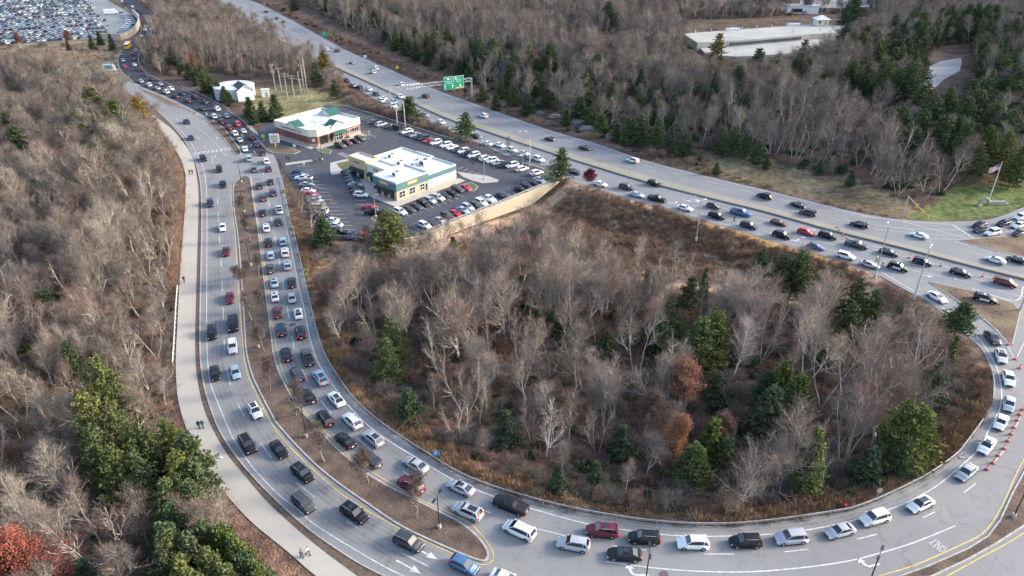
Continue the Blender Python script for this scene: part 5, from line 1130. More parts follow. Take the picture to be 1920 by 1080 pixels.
def bush(seed,h=1.6,m=None,n=90,w=.035,spread=.75,name='bush'):
    rg=np.random.default_rng(seed); C=TM()
    for i in range(n):
        an=rg.random()*6.28; d=unit(np.array([math.cos(an)*spread*rg.random(),math.sin(an)*spread*rg.random(),1.])); p=np.array([rg.normal()*.25*h,rg.normal()*.25*h,-.1]); l=h*rg.uniform(.5,1.05)
        e=p+d*l*.5; d2=unit(d+rg.normal(size=3)*.25); e2=e+d2*l*.5; C.rib(p,e,w*1.3,rg); C.rib(e,e2,w,rg)
        for _ in range(4): C.rib(e+(e2-e)*rg.random(),e+(e2-e)*.5+unit(d2+rg.normal(size=3)*.7)*l*.4,w*.8,rg)
    return C.mesh(name,m)
def leafbush(seed,h=1.6,m=None,n=260,name='evergreen'):
    rg=np.random.default_rng(seed); C=TM()
    for i in range(n):
        v=unit(rg.normal(size=3)); v[2]=abs(v[2]); c=v*rg.uniform(.35,1.)*h*np.array([.75,.75,1.])*(1+.25*math.sin(v[0]*6+seed)); C.quad(c,unit(v+rg.normal(size=3)*.5),rg.uniform(.13,.28),rg)
    return C.mesh(name,m)
def grass(seed,m,n=70,h=1.1,name='tuft'):
    rg=np.random.default_rng(seed); C=TM()
    for i in range(n):
        p=np.array([rg.normal()*.45,rg.normal()*.45,-.05]); d=unit(np.array([rg.normal()*.28,rg.normal()*.28,1.])); C.rib(p,p+d*h*rg.uniform(.5,1.1),.07,rg)
    return C.mesh(name,m)
BV=[bare(1,15,.36),bare(2,14,.38,nst=2),bare(3,15,.27,low=.45),bare(4,13,.42,nst=3,low=.35),bare(5,16,.34,low=.45,dens=.7),bare(6,12,.42,dens=1.),bare(7,15,.26,low=.3,thin=True,dens=1.3),bare(8,14,.26,nst=3,low=.35,thin=True,dens=1.3,r0=.14),bare(9,13,.52,low=.22,dens=.9,r0=.3),bare(10,14,.4,nst=2,low=.5,dens=.6,r0=.2)]
def mh(me):
    c=np.empty(len(me.vertices)*3); me.vertices.foreach_get('co',c); return float(np.percentile(c.reshape(-1,3)[:,2],99.5))
BH=[mh(b_[1]) for b_ in BV]; print('BH',BH)
OAK=[bare(21,12,.45,leaf=.32,name='oak'),bare(22,12,.28,leaf=.85,name='oak')]
SAP=[bare(31,6,.46,low=.2,dens=1.1,r0=.1,name='sapling'),bare(32,6.5,.42,low=.25,dens=1.1,r0=.11,name='sapling')]
PV=[pine(41,16,5.6,'pine',.2),pine(42,15,4.9,'pine',.1),pine(43,12,3.1,'spruce',.04),pine(44,9,2.9,'pine',.03),pine(45,13,2.7,'spruce',.05),pine(46,17,4.8,'pine',.42)]
PH=[mh(b_[1]) for b_ in PV]; OH=[mh(b_[1]) for b_ in OAK]; print('PH',PH,OH)
# ---- placement
def in_any(px,py,polys): 
    r_=np.zeros(len(px),bool)
    for p in polys: r_|=inpoly(px,py,p)
    return r_
roads_px=[gp(MED,1,True)]
LOTG=gp(LOT); DKG=dk; HWG=EFg+ENg[::-1]; RPG=rampp; SWG=gp(SWL,4)+gp(SWR,4)[::-1]
BUILD=[[G(x,y) for x,y in q] for q in ([(395,190),(395,140),(480,140),(500,195)],[(1270,110),(1270,52),(1630,40),(1640,98)])]
FLg=gp([(-300,-40),(-300,94),(0,88),(110,81),(180,77),(240,76),(256,64),(260,45),(245,26),(225,14),(190,-6),(160,-40)])
def clear(x,y,pad=2.):
    ok=np.ones(len(x),bool)
    for pl in (LOTG,DKG,HWG,RPG,SWG,FLg,BUILD[1]):
        a=inpoly(x,y,pl); ok&=~a
    for pl in (LOTG+LOTG[:1],DKG,EFg,ENg,gp(KL,2),gp(SWL,2),GRg,GR2g,FLg+FLg[:1]):
        ok&=distline(x,y,pl)>pad
    return ok
def scatter(poly_px,dens,seed,pad=3.,ext=None):
    """random ground points inside a traced region"""
    w_=[G(*p) for p in poly_px]; xs=[p[0] for p in w_]; ys=[p[1] for p in w_]
    x0,x1,y0,y1=min(xs),max(xs),min(ys),max(ys); A=(x1-x0)*(y1-y0); n=int(A*dens); rg=np.random.default_rng(seed)
    # jittered grid keeps crowns apart
    st=1/math.sqrt(dens); gx_=np.arange(x0,x1,st); gy_=np.arange(y0,y1,st); X_,Y_=np.meshgrid(gx_,gy_); x=(X_+rg.uniform(-.48,.48,X_.shape)*st).ravel(); y=(Y_+rg.uniform(-.48,.48,Y_.shape)*st).ravel()
    k=inpoly(x,y,w_); x,y=x[k],y[k]; k=clear(x,y,pad); return x[k],y[k]
Z_LEFT=[(-120,150),(0,148),(110,150),(170,165),(215,185),(262,215),(285,235),(310,275),(326,300),(338,330),(338,400),(334,450),(329,520),(324,560),(322,640),(322,700),(328,760),(340,805),(365,870),(380,900),(395,960),(440,1040),(500,1110),(560,1200),(560,1500),(-500,1500),(-500,300)]
Z_BOWL=[(600,540),(640,520),(700,505),(790,480),(850,470),(960,462),(1050,480),(1150,505),(1300,535),(1440,558),(1560,580),(1640,615),(1720,655),(1800,690),(1838,715),(1845,740),(1815,800),(1750,865),(1650,915),(1500,945),(1300,962),(1180,950),(1000,925),(900,890),(820,845),(740,790),(685,740),(640,680),(615,610)]
Z_NORTH=[(520,-30),(560,10),(680,70),(800,128),(960,190),(1100,235),(1230,262),(1300,285),(1400,290),(1500,325),(1600,345),(1700,385),(1760,382),(1800,345),(1870,335),(1960,330),(2100,300),(2300,240),(2300,26),(1900,24),(1640,26),(1560,34),(1250,30),(900,-30)]
Z_NW=[(285,55),(275,30),(262,12),(240,-8),(270,-45),(330,-40),(380,0),(430,35),(480,60),(560,100),(620,132),(660,165),(640,178),(590,160),(520,140),(470,150),(400,135),(345,148),(300,140),(275,125),(272,108),(285,85)]
Z_SLOPE=[(640,168),(700,195),(740,208),(850,254),(900,278),(1030,325),(1045,322),(940,284),(850,257),(760,230),(700,212),(650,196)]
Z_FAR=[(-400,-20),(-400,-75),(2300,-75),(2300,-28),(900,-32),(560,-32),(260,-42),(170,-42)]
rsh=[(1320,160),(1275,75),(1270,60),(1540,38),(1640,44),(1640,80),(1590,108),(1545,140),(1450,168),(1390,174)]
frd=[(1708,240),(1722,122),(1765,104),(1820,100),(1830,140),(1822,200),(1775,245)]
def drop(x,y,polys):
    ux,uy=P(x,y) if False else pz(x,y); k=~in_any(ux,uy,polys); return x[k],y[k]
bx=[];
def addz(nm,x,y): bx.append((nm,x,y))
for nm,z,dn_,sd,pad in (('left',Z_LEFT,.046,1,2.2),('bowl',Z_BOWL,.029,2,4.),('north',Z_NORTH,.024,3,6.),('nw',Z_NW,.02,4,4.),('far',Z_FAR,.012,6,6.)):
    x,y=scatter(z,dn_,sd,pad)
    if nm in('north',): x,y=drop(x,y,[rsh,frd,[(1262,118),(1285,112),(1390,112),(1450,112),(1470,150),(1300,150)]])
    if nm=='north':
        uq,vq=pz(x,y); kk=~((inpoly(uq,vq,[(1640,320),(1650,110),(1720,60),(1900,70),(2200,80),(2200,250),(1960,320),(1750,340)]))&(np.random.default_rng(5).random(len(x))<.6)); x,y=x[kk],y[kk]
    if nm=='left': x,y=drop(x,y,[[(120,95),(225,95),(225,140),(262,175),(240,182),(60,130)]])
    addz(nm,x,y)
# explicit evergreens: crown-top pixel, height, variant, tint, label bits
EG=[]
def ev(s,zone,grp):
    for tok in s.split():
        a=tok.split(','); EG.append((float(a[0]),float(a[1]),float(a[2]),int(a[3]),a[4] if len(a)>4 else 'd',zone,grp))
ev("165,165,17,0,b 205,190,17,0,b 140,205,15,1,b 190,225,16,1,b 172,255,15,0,b 155,232,15,1,b 250,182,14,1,o 225,215,15,0,d 6,210,14,1,d 20,235,14,0,d",'woods by the upper footpath','evergreens in the upper left woods')
ev("183,58,8,2,k 205,64,9,2,k 167,66,8,2,k 124,74,6,2,k",'slope below the far lot','small spruces below the far lot')
ev("170,675,17,0,b 148,730,16,1,b 195,765,14,0,b 165,800,14,1,b 235,790,13,0,b 265,800,12,1,b 208,838,12,0,b 250,850,11,1,d 80,550,10,3,d 120,640,10,3,d",'woods by the middle footpath','tall pines in the middle left woods')
ev("310,785,11,1,y 345,812,10,3,d 322,845,11,1,y 355,865,9,3,d 330,890,10,4,d 305,905,11,1,b 350,905,10,3,d 365,930,8,3,d 318,945,10,3,d 345,965,9,4,d 380,980,9,3,d 310,990,10,3,d 300,1000,11,1,b 345,1010,9,3,b 415,985,9,3,y 430,1010,8,3,y 455,1035,8,3,d 385,1030,9,3,b 330,1050,9,3,y 475,1060,7,3,y 420,1062,8,3,b 155,1050,9,3,d 360,1075,9,3,b",'beside the lower footpath','evergreens lining the lower footpath')
ev("870,212,10,1,d 765,183,9,3,d 1052,280,11,1,b 726,396,13,0,b 603,405,8,3,d",'edge of the retail lot','evergreens around the retail lot')
ev("465,182,8,3,d 488,190,8,3,d 512,178,9,3,d 524,200,6,3,d 470,205,6,3,d",'left of the brick building','pines left of the brick building')
ev("338,108,8,3,d 352,118,8,3,d 366,128,8,3,d 380,135,9,2,d 392,142,8,3,d 405,150,8,3,d 418,162,7,3,d 428,172,6,3,d 318,100,8,3,d 300,88,9,3,d 345,98,9,1,d 375,118,9,1,d 330,88,9,1,d",'above the dark road','evergreens along the dark road')
ev("625,150,9,1,d 605,96,14,5,o 590,118,11,1,d",'by the utility poles','evergreens by the utility poles')
ev("730,597,12,1,b 722,640,10,1,b 1080,425,12,5,b 1345,580,13,1,y 1325,600,12,1,b 1475,680,11,3,y 1505,705,12,3,y 1452,725,11,3,b 1435,468,12,1,d 1505,473,13,1,d 1472,478,12,1,d 1545,505,11,1,d 1580,512,12,1,b 1615,522,12,1,d 1650,545,11,1,d 1690,570,10,1,d 1718,755,13,1,y 1735,770,11,3,y 1540,805,13,4,y 1530,850,9,4,b 1810,572,11,5,d 1795,632,8,4,y 1245,590,10,1,d 1260,565,10,1,d 1010,580,8,1,d 1040,575,8,3,d 1120,865,6,3,d 1050,870,6,3,d 1310,835,9,3,y 1340,785,10,3,y 1288,850,7,3,b 1215,505,9,4,b 1300,520,9,1,d 1325,505,8,4,b 765,730,7,3,d 950,770,8,3,d 1080,600,8,3,d 1140,620,7,3,d 1440,700,8,1,d 1170,800,7,3,d 1365,820,8,3,b 1640,840,7,3,d 1705,820,8,1,d 1765,700,8,3,b 800,620,7,3,d 850,445,6,3,b 1350,700,8,3,d 1560,620,9,1,d 1600,570,11,1,d",'inside the loop','evergreens inside the loop woods')
ev("1145,4,19,0,k 1285,70,10,3,d 1262,60,11,2,d 1350,64,17,1,o 1425,92,17,1,d 1390,125,15,0,d 1455,115,15,1,d 1500,98,16,0,d 1480,130,14,1,d 1530,150,13,1,d 1385,155,12,1,d 1345,130,12,3,d 1610,-6,19,0,k 1590,8,16,1,k 1620,62,16,0,b 1650,78,16,1,b 1605,112,15,0,d 1635,118,15,1,d 1665,110,14,0,b 1690,128,15,0,d 1712,116,16,1,b 1730,160,14,0,d 1680,92,15,1,d 1780,62,13,1,b 1755,98,10,3,d 1830,150,14,0,d 1860,130,15,1,d 1880,105,15,0,d 1905,118,15,1,d 1850,95,14,1,d 1915,150,15,0,d 1790,165,15,0,b 1760,180,15,1,d 1815,185,16,0,d 1845,170,16,1,b 1875,190,16,0,b 1900,210,16,1,b 1740,205,14,1,d 1700,200,13,1,d 1665,205,12,1,d 1780,220,14,0,d 1820,232,14,1,d 1860,235,15,0,y 1895,250,15,0,b 1918,275,14,1,b 1725,240,12,1,d 1690,235,12,1,d 1800,255,12,1,d 1845,270,13,0,d",'woods beyond the highway','tall evergreens beyond the highway')
ev("1205,212,12,1,d 1180,222,10,3,d 1235,225,11,1,d 1262,238,10,1,d 1110,200,8,3,d 1120,150,10,3,d 1008,135,11,3,d 1030,160,9,3,d 990,175,9,3,d 1064,203,7,3,d 1090,182,10,3,d 1130,215,8,3,d 1158,230,7,3,d 960,160,9,3,d 940,150,8,3,d 930,175,7,3,d 905,160,7,3,d 880,120,9,3,d 860,112,8,3,d 830,100,8,3,d 1380,235,11,1,d 1400,250,9,1,d 1355,240,9,3,d 1290,250,8,3,d 1425,262,8,3,d 780,80,9,3,d 760,72,9,3,d 740,60,10,3,d 700,20,11,3,d 680,8,12,3,d 655,5,11,3,d 610,-5,11,3,d 548,-12,12,3,d 725,35,10,3,d 745,20,10,3,d 800,92,8,3,d 1345,305,4,3,d 1540,300,5,3,d 1600,320,5,3,d 1440,290,5,3,d",'woods edge along the highway','evergreens on the far highway edge')
TINT={'b':(1.35,1.2,1.05,1),'d':(.95,.97,1.,1),'y':(1.4,1.28,.85,1),'k':(.65,.8,1.,1),'o':(2.1,1.15,.75,1)}
TWD={'b':'bright green','d':'dark green','y':'yellow green','k':'blackish green','o':'brownish'}
KW=['tall spreading pine','dense pine','narrow conical spruce','bushy evergreen','slender columnar evergreen','bare stemmed pine']
random.seed(21); cnt={}; rows=[]
EGP=[]
for (px,py,h,k_,tn,zn,grp) in EG:
    zt_=h
    for _ in range(4):
        x,y=G(px,py,zt_); zg=hz(x,y); zt_=zg+h
    uu,vv=P(x,y)
    if inpoly([uu],[vv],frd)[0]: continue
    # keep trunks off the pavements
    if not clear(np.array([x]),np.array([y]),.8)[0] and 'retail' not in zn: 
        for dx in (-1.5,1.5,-3,3,-5,5,-7,7):
            if clear(np.array([x+dx]),np.array([y]),.8)[0]: x+=dx; break
    e=empty('evergreen_tree' if k_ in (3,4) else ('spruce_tree' if k_==2 else 'pine_tree'),(x,y,zg),random.uniform(0,6.28)); sc=h/PH[k_]*random.uniform(.97,1.03); wf=random.uniform(.85,1.15)*(.7 if (px<290 and py>600) else .95 if (px<500 and py>600) else 1.3 if 'retail' in zn else 1.1 if py<260 else 1.); e.scale=(sc*wf,sc*wf*random.uniform(.9,1.1),sc)
    for nm,me in zip(('trunk','crown'),PV[k_]):
        o=bpy.data.objects.new(nm,me); COL.objects.link(o); o.parent=e; o.color=TINT[tn] if nm=='crown' else (1,1,1,1)
    tag(e,None,'tree',grp); rows.append((e,zn,k_,tn,px,h)); EGP.append((x,y))
gr={}
for r_ in rows: gr.setdefault((r_[1],r_[2],r_[3]),[]).append(r_)
for (zn,k_,tn),l in gr.items():
    l.sort(key=lambda q:q[4])
    for i,q in enumerate(l):
        nm=f"{TWD[tn]} {KW[k_]}"
        q[0]['label']=(f"the {nm}, " if len(l)==1 else (f"leftmost {nm}, " if i==0 else f"{ORD[i] if i<len(ORD) else 'last'} {nm} from the left, "))+zn
# leafy autumn trees
for px,py,h,k_,sc,lb,tn in [(1300,668,13,0,1.15,'broad russet leaved tree near the middle of the loop woods',(1.,1.,1.,1)),(1272,785,12,1,.9,'narrow bright orange leaved tree in the lower loop woods',(1.25,1.1,.9,1)),(1375,775,10,0,.9,'smaller rust brown leaved tree right of the narrow orange one',(.75,.85,.9,1)),(1215,735,11,0,.9,'thin brown leaved tree left of the narrow orange one',(.6,.75,.9,1)),(35,1012,13,0,1.25,'large red leaved tree in the bottom left corner',(1.,.62,.7,1)),(85,1035,10,0,1.0,'smaller red leaved tree right of the large red one',(.95,.65,.75,1)),(1100,317,6,0,1.5,'small dark red leaved tree between pine and highway',(.55,.22,.6,1)),(235,330,8,0,1.0,'orange leaved tree in the woods beside the upper footpath',(1.15,.95,.85,1)),(30,62,9,0,1.1,'reddish brown tree at the edge of the far lot, left one',(.6,.6,.8,1)),(120,58,9,0,1.1,'reddish brown tree at the edge of the far lot, right one',(.6,.6,.8,1)),(1668,130,12,1,.9,'pinkish red tree among the pines beyond the highway',(.8,.55,.7,1)),(1708,104,9,0,.8,'dark red tree among pines left of the far road',(.7,.35,.5,1)),(350,100,9,0,1.1,'rusty red tree beside the dark road',(.85,.55,.6,1))]:
    zt_=h
    for _ in range(4): x,y=G(px,py,zt_); zg=hz(x,y); zt_=zg+h
    e=empty('autumn_tree',(x,y,zg),random.uniform(0,6.28)); s_=h/OH[k_]; e.scale=(s_*sc,s_*sc,s_); tag(e,lb,'tree','trees still in autumn leaf')
    for nm,me in zip(('trunk','branches','leaves'),OAK[k_]): o=bpy.data.objects.new(nm,me); COL.objects.link(o); o.parent=e; o.color=tn if nm=='leaves' else (1,1,1,1)
    EGP.append((x,y))
# saplings in the median
for i,(px,py,h) in enumerate([(452,402,5.),(471,452,5.5),(455,540,5),(485,520,4.5),(462,530,5),(473,600,5),(497,660,5.5),(505,735,5.5),(554,780,6),(610,865,6),(693,905,6.5),(779,972,6),(486,585,4.5)]):
    x,y=G(px,py); e=empty('bare_sapling',(x,y,.1),i*1.7); s_=h/5.2; e.scale=(s_*.95,s_*.95,s_)
    tag(e,('topmost' if i==0 else ORD[i]+' from the top')+' bare sapling growing in the median strip','tree','bare saplings in the median')
    for nm,me in zip(('trunk','crown'),SAP[i%2]): o=bpy.data.objects.new(nm,me); COL.objects.link(o); o.parent=e; o.color=(.72,.7,.68,1)
for px,py,h,lb in [(583,425,9,'leaning pale tree trunk pair at the edge of the left parking row'),(566,398,7,'leaning bare tree beside the queue guardrail near the parked cars'),(800,470,9,'bare tree in front of the retaining wall, left end'),(690,455,6,'thin bare tree behind the bottom guardrail of the lot'),(775,215,7,'bare grey tree beside the round pine at the lot edge'),(800,240,6,'bare shrubby tree between lot fence and highway'),(950,286,5,'bare thin tree by the fence near the highway'),(1125,372,5,'bare bush tree on the highway slope near the parked lane')]:
    x,y=G(px,py); zg=hz(x,y); e=empty('bare_tree',(x,y,zg),random.uniform(0,6)); s_=h/14; e.scale=(s_*1.1,s_*1.1,s_); e.rotation_euler=(random.uniform(-.15,.15),random.uniform(-.2,.05),random.uniform(0,6)); tag(e,lb,'tree')
    for nm,me in zip(('trunk','crown'),BV[random.choice((1,3,0))]): o=bpy.data.objects.new(nm,me); COL.objects.link(o); o.parent=e; o.color=(1.,.95,.95,1)
# bare woods: 280 nearest as individuals, the rest as one mass
cand=[]
EGa=np.array(EGP)
rg=np.random.default_rng(77)
ZT={'left':(1.12,1.1,1.07),'bowl':(1.3,1.22,1.18),'north':(.92,.88,.88),'nw':(1.,.93,.86),'far':(.95,.93,.95)}
for nm,x,y in bx:
    for X_,Y_ in zip(x,y):
        dm=np.min(np.hypot(EGa[:,0]-X_,EGa[:,1]-Y_))
        if dm<2.6: continue
        ddx=np.abs(EGa[:,0]-X_); ddy=EGa[:,1]-Y_
        if np.any((ddx<3.2)&(ddy>0)&(ddy<(5 if nm=='left' else 10))): continue
        cand.append((nm,X_,Y_))
xa=np.array([c[1] for c in cand]); ya=np.array([c[2] for c in cand]); za=hgt(xa,ya)
big=.9+.28*np.sin(xa*.07+1)*np.sin(ya*.05); Hm=rg.normal(13.8,3.1,len(cand))*big*np.array([1.15 if c[0]=='bowl' else 1. for c in cand])
# lower growth at the edges and on the brush slope
edge=np.minimum.reduce([distline(xa,ya,GRg),distline(xa,ya,GR2g),distline(xa,ya,EFg),distline(xa,ya,gp(SWL,2))]); vi=rg.integers(0,len(BV),len(cand)); hs_=np.clip(Hm,6,18)*np.clip(.55+edge/28,.55,1)/np.array(BH)[vi]; ux,uy=pz(xa,ya)
vis=(ux>-40)&(ux<1960)&(uy>40)&(uy<1180)
dist=np.hypot(xa,ya); order=np.argsort(np.where(vis,dist/np.maximum(hs_,.3),1e9))[:285]; sel=set(order.tolist())
def locdesc(nm,u,v):
    if nm=='left': return 'woods by the upper footpath' if v<420 else 'woods by the middle footpath' if v<760 else 'lower left woods'
    if nm=='bowl': 
        c='left' if u<950 else 'middle' if u<1400 else 'right'; return f'{c} loop woods'+(' near the rail' if v>820 else ' near the top' if v<600 else '')
    return 'woods beyond the highway'
BT=[]
for i in order:
    nm=cand[i][0]; k_=int(vi[i]); e=empty('bare_tree',(xa[i],ya[i],za[i]),rg.uniform(0,6.28)); s_=float(hs_[i]); e.scale=(s_*rg.uniform(.95,1.2),s_*rg.uniform(.95,1.2),s_)
    ds=locdesc(nm,ux[i],uy[i]); wd=['broad','twin trunked','straight','three stemmed','high branching','round crowned','slender','thin stemmed','wide spreading','sparse forked'][k_]
    tag(e,None,'tree','leafless trees in the '+ds); BT.append((e,wd,ds,float(ux[i])))
    j=rg.uniform(.72,1.4); tc=tuple(a*j for a in ZT[nm]); bt=rg.uniform(.85,1.5)
    for n2,me in zip(('trunk','crown'),BV[k_]): o=bpy.data.objects.new(n2,me); COL.objects.link(o); o.parent=e; o.color=(*tc,1) if n2=='crown' else (bt,bt,bt,1)
bg_={}
for q in BT: bg_.setdefault((q[1],q[2]),[]).append(q)
for (wd,ds),l in bg_.items():
    l.sort(key=lambda q:q[3])
    for i,q in enumerate(l):
        q[0]['label']=f'the only {wd} leafless tree in the {ds}' if len(l)==1 else f"{'leftmost' if i==0 else ORD[i]} {wd} leafless tree{'' if i==0 else ' from the left'} in the {ds}"
rest=[i for i in range(len(cand)) if i not in sel and uy[i]>-110 and -260<ux[i]<2180 and uy[i]<1500]
print('TREES',len(cand),'individual',len(order),'mass',len(rest),'evergreens',len(EG))
# ---- mass objects through geometry nodes
def mass(name,label,pts,rots,scs,idx,sources):
    me=bpy.data.meshes.new(name); me.from_pydata([tuple(p) for p in pts],[],[])
    for an,ty,val in (('rz','FLOAT',rots),('ix','INT',idx)):
        a=me.attributes.new(an,ty,'POINT'); a.data.foreach_set('value',val)
    a=me.attributes.new('sv','FLOAT_VECTOR','POINT'); a.data.foreach_set('vector',np.asarray(scs,float).ravel())
    o=bpy.data.objects.new(name,me); COL.objects.link(o); tag(o,None,None,None,'stuff'); o['label']=label
    col=bpy.data.collections.new(name+'_source')
    for i,grp in enumerate(sources):
        so_=grp; so_.name=f'{i:02d}_'+name; col.objects.link(so_)
    ng=bpy.data.node_groups.new(name,'GeometryNodeTree'); ng.interface.new_socket('Geometry',in_out='INPUT',socket_type='NodeSocketGeometry'); ng.interface.new_socket('Geometry',in_out='OUTPUT',socket_type='NodeSocketGeometry')
    N=ng.nodes; L=ng.links; gi=N.new('NodeGroupInput'); go_=N.new('NodeGroupOutput'); ip=N.new('GeometryNodeInstanceOnPoints'); ci=N.new('GeometryNodeCollectionInfo'); ci.inputs['Collection'].default_value=col; ci.inputs['Separate Children'].default_value=True; ci.inputs['Reset Children'].default_value=True
    def na(n_,t_): q=N.new('GeometryNodeInputNamedAttribute'); q.data_type=t_; q.inputs['Name'].default_value=n_; return q
    L.new(gi.outputs[0],ip.inputs['Points']); L.new(ci.outputs[0],ip.inputs['Instance']); ip.inputs['Pick Instance'].default_value=True
    q=na('ix','INT'); L.new([s for s in q.outputs if s.enabled][0],ip.inputs['Instance Index'])
    q=na('sv','FLOAT_VECTOR'); L.new([s for s in q.outputs if s.enabled][0],ip.inputs['Scale'])
    q=na('rz','FLOAT'); cx=N.new('ShaderNodeCombineXYZ'); L.new([s for s in q.outputs if s.enabled][0],cx.inputs[2]); L.new(cx.outputs[0],ip.inputs['Rotation'])
    L.new(ip.outputs[0],go_.inputs[0]); md=o.modifiers.new('mass','NODES'); md.node_group=ng; return o
def src(meshes):
    """one template object out of several meshes"""
    V=[];Fs=[];M=[];mats=[];n=0
    for me in meshes:
        if me is None: continue
        c=np.empty(len(me.vertices)*3); me.vertices.foreach_get('co',c); V.append(c.reshape(-1,3))
        mi=len(mats); mats.append(me.materials[0])
        for p in me.polygons: Fs.append(tuple(v+n for v in p.vertices)); M.append(mi)
        n+=len(me.vertices)
    me=bpy.data.meshes.new('template'); me.from_pydata(np.concatenate(V).tolist(),[],Fs)
    for m in mats: me.materials.append(m)
    me.polygons.foreach_set('material_index',M); me.update(); return bpy.data.objects.new('template',me)
ri=np.array(rest); s3=hs_[ri]; nR=len(ri); ixr=vi[ri].astype(int)
mass('distant_woods','leafless grey brown woods beyond the highway and deep in the left woods',np.c_[xa[ri],ya[ri],za[ri]],rg.uniform(0,6.28,nR),np.c_[s3*rg.uniform(1.,1.3,nR),s3*rg.uniform(1.,1.3,nR),s3],ixr,[src(b_[:2]) for b_ in BV])
# scattered distant conifers
def sc_pts(z,dn_,sd,pad,dropl=()):
    x,y=scatter(z,dn_,sd,pad)
    if dropl: x,y=drop(x,y,dropl)
    return x,y
cx_,cy_=[],[]
for z,dn_,sd in ((Z_FAR,.0015,91),([(1650,190),(1650,100),(1720,60),(1900,70),(2200,80),(2200,240),(1960,310),(1750,330),(1690,260)],.02,92),([(1370,190),(1400,152),(1480,140),(1640,110),(1660,230),(1500,200),(1400,205)],.015,93),([(900,120),(1300,215),(1420,250),(1440,290),(1300,275),(1100,228),(960,185),(700,75)],.010,94)):
    x,y=sc_pts(z,dn_,sd,6,[rsh,frd]); cx_+=list(x); cy_+=list(y)
cx_,cy_=np.array(cx_),np.array(cy_); n_=len(cx_); s_=rg.uniform(.7,1.05,n_)
mass('distant_evergreens','dark evergreens mixed through the woods beyond the highway',np.c_[cx_,cy_,hgt(cx_,cy_)],rg.uniform(0,6.28,n_),np.c_[s_,s_,s_],rg.integers(0,5,n_),[src(PV[i]) for i in (0,1,2,3,4)])
# undergrowth
US=[src([bush(61,1.8,BRUSH)]),src([bush(62,2.4,BRUSH,110,.04,.55)]),src([bush(63,1.3,BRUSH,80,.035,1.)]),src([bush(64,2.6,TWIG,120,.04,.8)]),src([leafbush(65,1.3,UEV)])]
ux_,uy_,us_,ui_=[],[],[],[]
def under(z,dn_,sd,pad,lo,hi,kinds,dropl=()):
    x,y=scatter(z,dn_,sd,pad)
    if dropl and len(x): x,y=drop(x,y,dropl)
    n=len(x); ux_.extend(x); uy_.extend(y); us_.extend(rg.uniform(lo,hi,n)); ui_.extend(rg.choice(kinds,n))
under(Z_BOWL,.16,31,3.,.6,1.4,[0,1,2,2,3,3,4]); under(Z_LEFT,.11,32,1.8,.6,1.4,[0,1,3,3,4,2])
under([(800,470),(870,430),(960,405),(1050,365),(1080,345),(1150,368),(1260,402),(1440,458),(1600,500),(1640,530),(1560,525),(1400,510),(1250,500),(1000,455),(900,460)],.3,33,1.5,.5,1.3,[0,0,1,2,2])
under(Z_NORTH,.045,34,6,.8,1.8,[0,1,3,4,2],[rsh,frd]); under(Z_NW,.06,35,3,.7,1.6,[0,1,3]); under([(536,335),(560,370),(600,445),(640,470),(760,465),(790,470),(780,500),(600,530),(575,480),(550,400)],.12,36,1.6,.4,1.,[0,2,3])
under(Z_SLOPE,.3,37,1.5,.5,1.4,[0,1,2,3,3]); under([(380,895),(470,985),(590,1085),(640,1120),(520,1120),(430,1010),(390,940)],.05,38,1.,.3,.7,[0,2])
under([(480,2),(640,88),(880,192),(1110,266),(1340,333),(1330,300),(1200,285),(1000,222),(800,140),(640,70),(520,10)],.14,39,3.,.5,1.3,[0,2,2,4,1])
under([(284,235),(300,255),(322,290),(335,330),(337,400),(331,470),(327,540),(318,540),(322,430),(322,330),(305,290),(280,245)],.8,40,.5,.8,1.6,[2,0,1])
under([(0,90),(110,84),(225,82),(222,118),(180,124),(0,120),(-100,120)],.03,42,2.,.5,1.2,[0,2,3])
def isl(pl,dn_,sd,lo,hi,kinds):
    w_=[G(*p) for p in pl]; g_=np.random.default_rng(sd); xs=[p[0] for p in w_]; ys=[p[1] for p in w_]; n=int((max(xs)-min(xs))*(max(ys)-min(ys))*dn_); x=g_.uniform(min(xs),max(xs),n); y=g_.uniform(min(ys),max(ys),n); k=inpoly(x,y,w_); x,y=x[k],y[k]
    ux_.extend(x); uy_.extend(y); us_.extend(g_.uniform(lo,hi,len(x))); ui_.extend(g_.choice(kinds,len(x)))
isl([(1750,532),(1822,550),(1895,571),(1905,590),(1895,640),(1870,616),(1842,592),(1798,560)],.35,81,.12,.3,[0,2]); isl([(1810,452),(1850,449),(1925,444),(2060,440),(2060,500),(1960,486),(1890,470),(1840,460)],.25,82,.1,.22,[0,2])
isl([(455,345),(466,345),(478,430),(495,540),(508,640),(530,720),(620,850),(700,910),(800,970),(880,1010),(890,1030),(800,1000),(690,935),(575,845),(500,750),(466,650),(455,520)],.5,83,.08,.2,[0,2,2])
ux_,uy_,us_,ui_=map(np.array,(ux_,uy_,us_,ui_)); n_=len(ux_)
mass('undergrowth','tangled brown brush covering the ground under and beside the trees',np.c_[ux_,uy_,hgt(ux_,uy_)],rg.uniform(0,6.28,n_),np.c_[us_,us_,us_*rg.uniform(.7,1.1,n_)],ui_.astype(int),US)
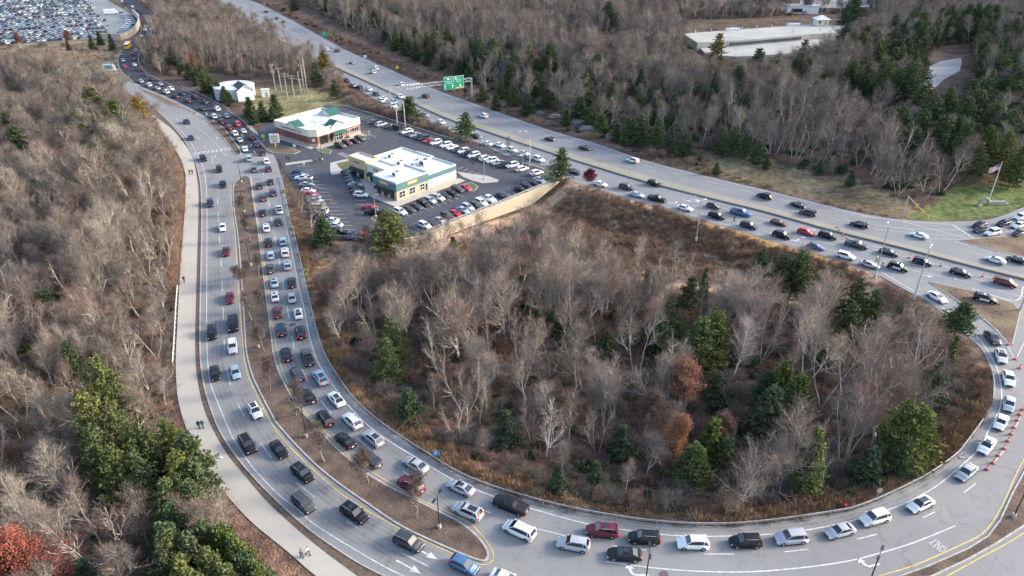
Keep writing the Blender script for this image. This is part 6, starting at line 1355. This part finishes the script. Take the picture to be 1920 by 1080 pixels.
# tall dry grass
gx1,gy1=[],[]
for dd,nn in ((1.0,1.),(1.9,1.),(2.9,.8),(4.,.6),(5.2,.35)):
    q=resample(GRg,step=.9); t=np.gradient(q,axis=0); t/=np.hypot(t[:,0],t[:,1])[:,None]; nr=np.c_[-t[:,1],t[:,0]]
    p=q+nr*dd+rg.normal(size=q.shape)*.4; p2=q-nr*dd+rg.normal(size=q.shape)*.4
    a_=inpoly(p[:,0],p[:,1],BOWL); p=np.where(a_[:,None],p,p2); p=p[rg.random(len(p))<nn*(.35+.65*(np.sin(np.arange(len(p))*.11+dd)>-.2))]; k=inpoly(p[:,0],p[:,1],BOWL); gx1+=list(p[k,0]); gy1+=list(p[k,1])
for z,dn_,sd in (([(1230,388),(1335,428),(1440,460),(1547,490),(1600,500),(1580,515),(1500,500),(1380,465),(1290,440)],.9,51),([(830,462),(960,410),(1055,362),(1150,372),(1300,420),(1350,470),(1200,480),(1050,462),(950,460)],.55,52),([(290,238),(322,280),(340,320),(344,350),(342,400),(338,450),(333,520),(327,520),(331,430),(333,350),(325,310),(305,275)],.9,53),([(1230,300),(1340,330),(1440,352),(1600,400),(1690,410),(1500,370),(1340,318)],.25,54),([(1745,780),(1830,770),(1810,830),(1740,880),(1650,920),(1600,930),(1680,880)],.4,55)):
    x,y=scatter(z,dn_,sd,.9); gx1+=list(x); gy1+=list(y)
gx1,gy1=np.array(gx1),np.array(gy1); n_=len(gx1); s_=rg.uniform(.5,1.15,n_)
mass('dry_grass','tall tan and orange dry grass along the guardrail and slopes',np.c_[gx1,gy1,hgt(gx1,gy1)],rg.uniform(0,6.28,n_),np.c_[s_*1.2,s_*1.2,s_],rg.integers(0,3,n_),[src([grass(71,GRAS)]),src([grass(72,GRAS,60,.8)]),src([grass(73,GRAS,80,1.3)])])
# rocks beyond the highway
RK=mat('grey_rock',(.16,.15,.145),.9,noise=.3,nscale=2,bump=.6)
for i,(px,py,s_) in enumerate([(950,198,2.2),(1080,235,3.),(1100,245,2.5),(1120,252,2.),(1068,228,2.),(1144,258,1.8),(1010,215,1.8),(1040,222,2.2),(985,205,1.6)]):
    x,y=G(px,py); bm=bmesh.new(); bmesh.ops.create_icosphere(bm,subdivisions=2,radius=1); rr=random.Random(i)
    for v in bm.verts: v.co*=rr.uniform(.75,1.15)
    me=bpy.data.meshes.new('boulder'); bm.to_mesh(me); bm.free(); me.materials.append(RK); o=bpy.data.objects.new('boulder',me); COL.objects.link(o); o.location=(x,y,hz(x,y)+.2*s_); o.scale=(s_*1.4,s_,s_*.6); tag(o,('first','sixth','seventh','eighth','fifth','ninth','third','fourth','second')[i]+' boulder from the left on the far side of the highway','boulder','boulders on the far highway edge')
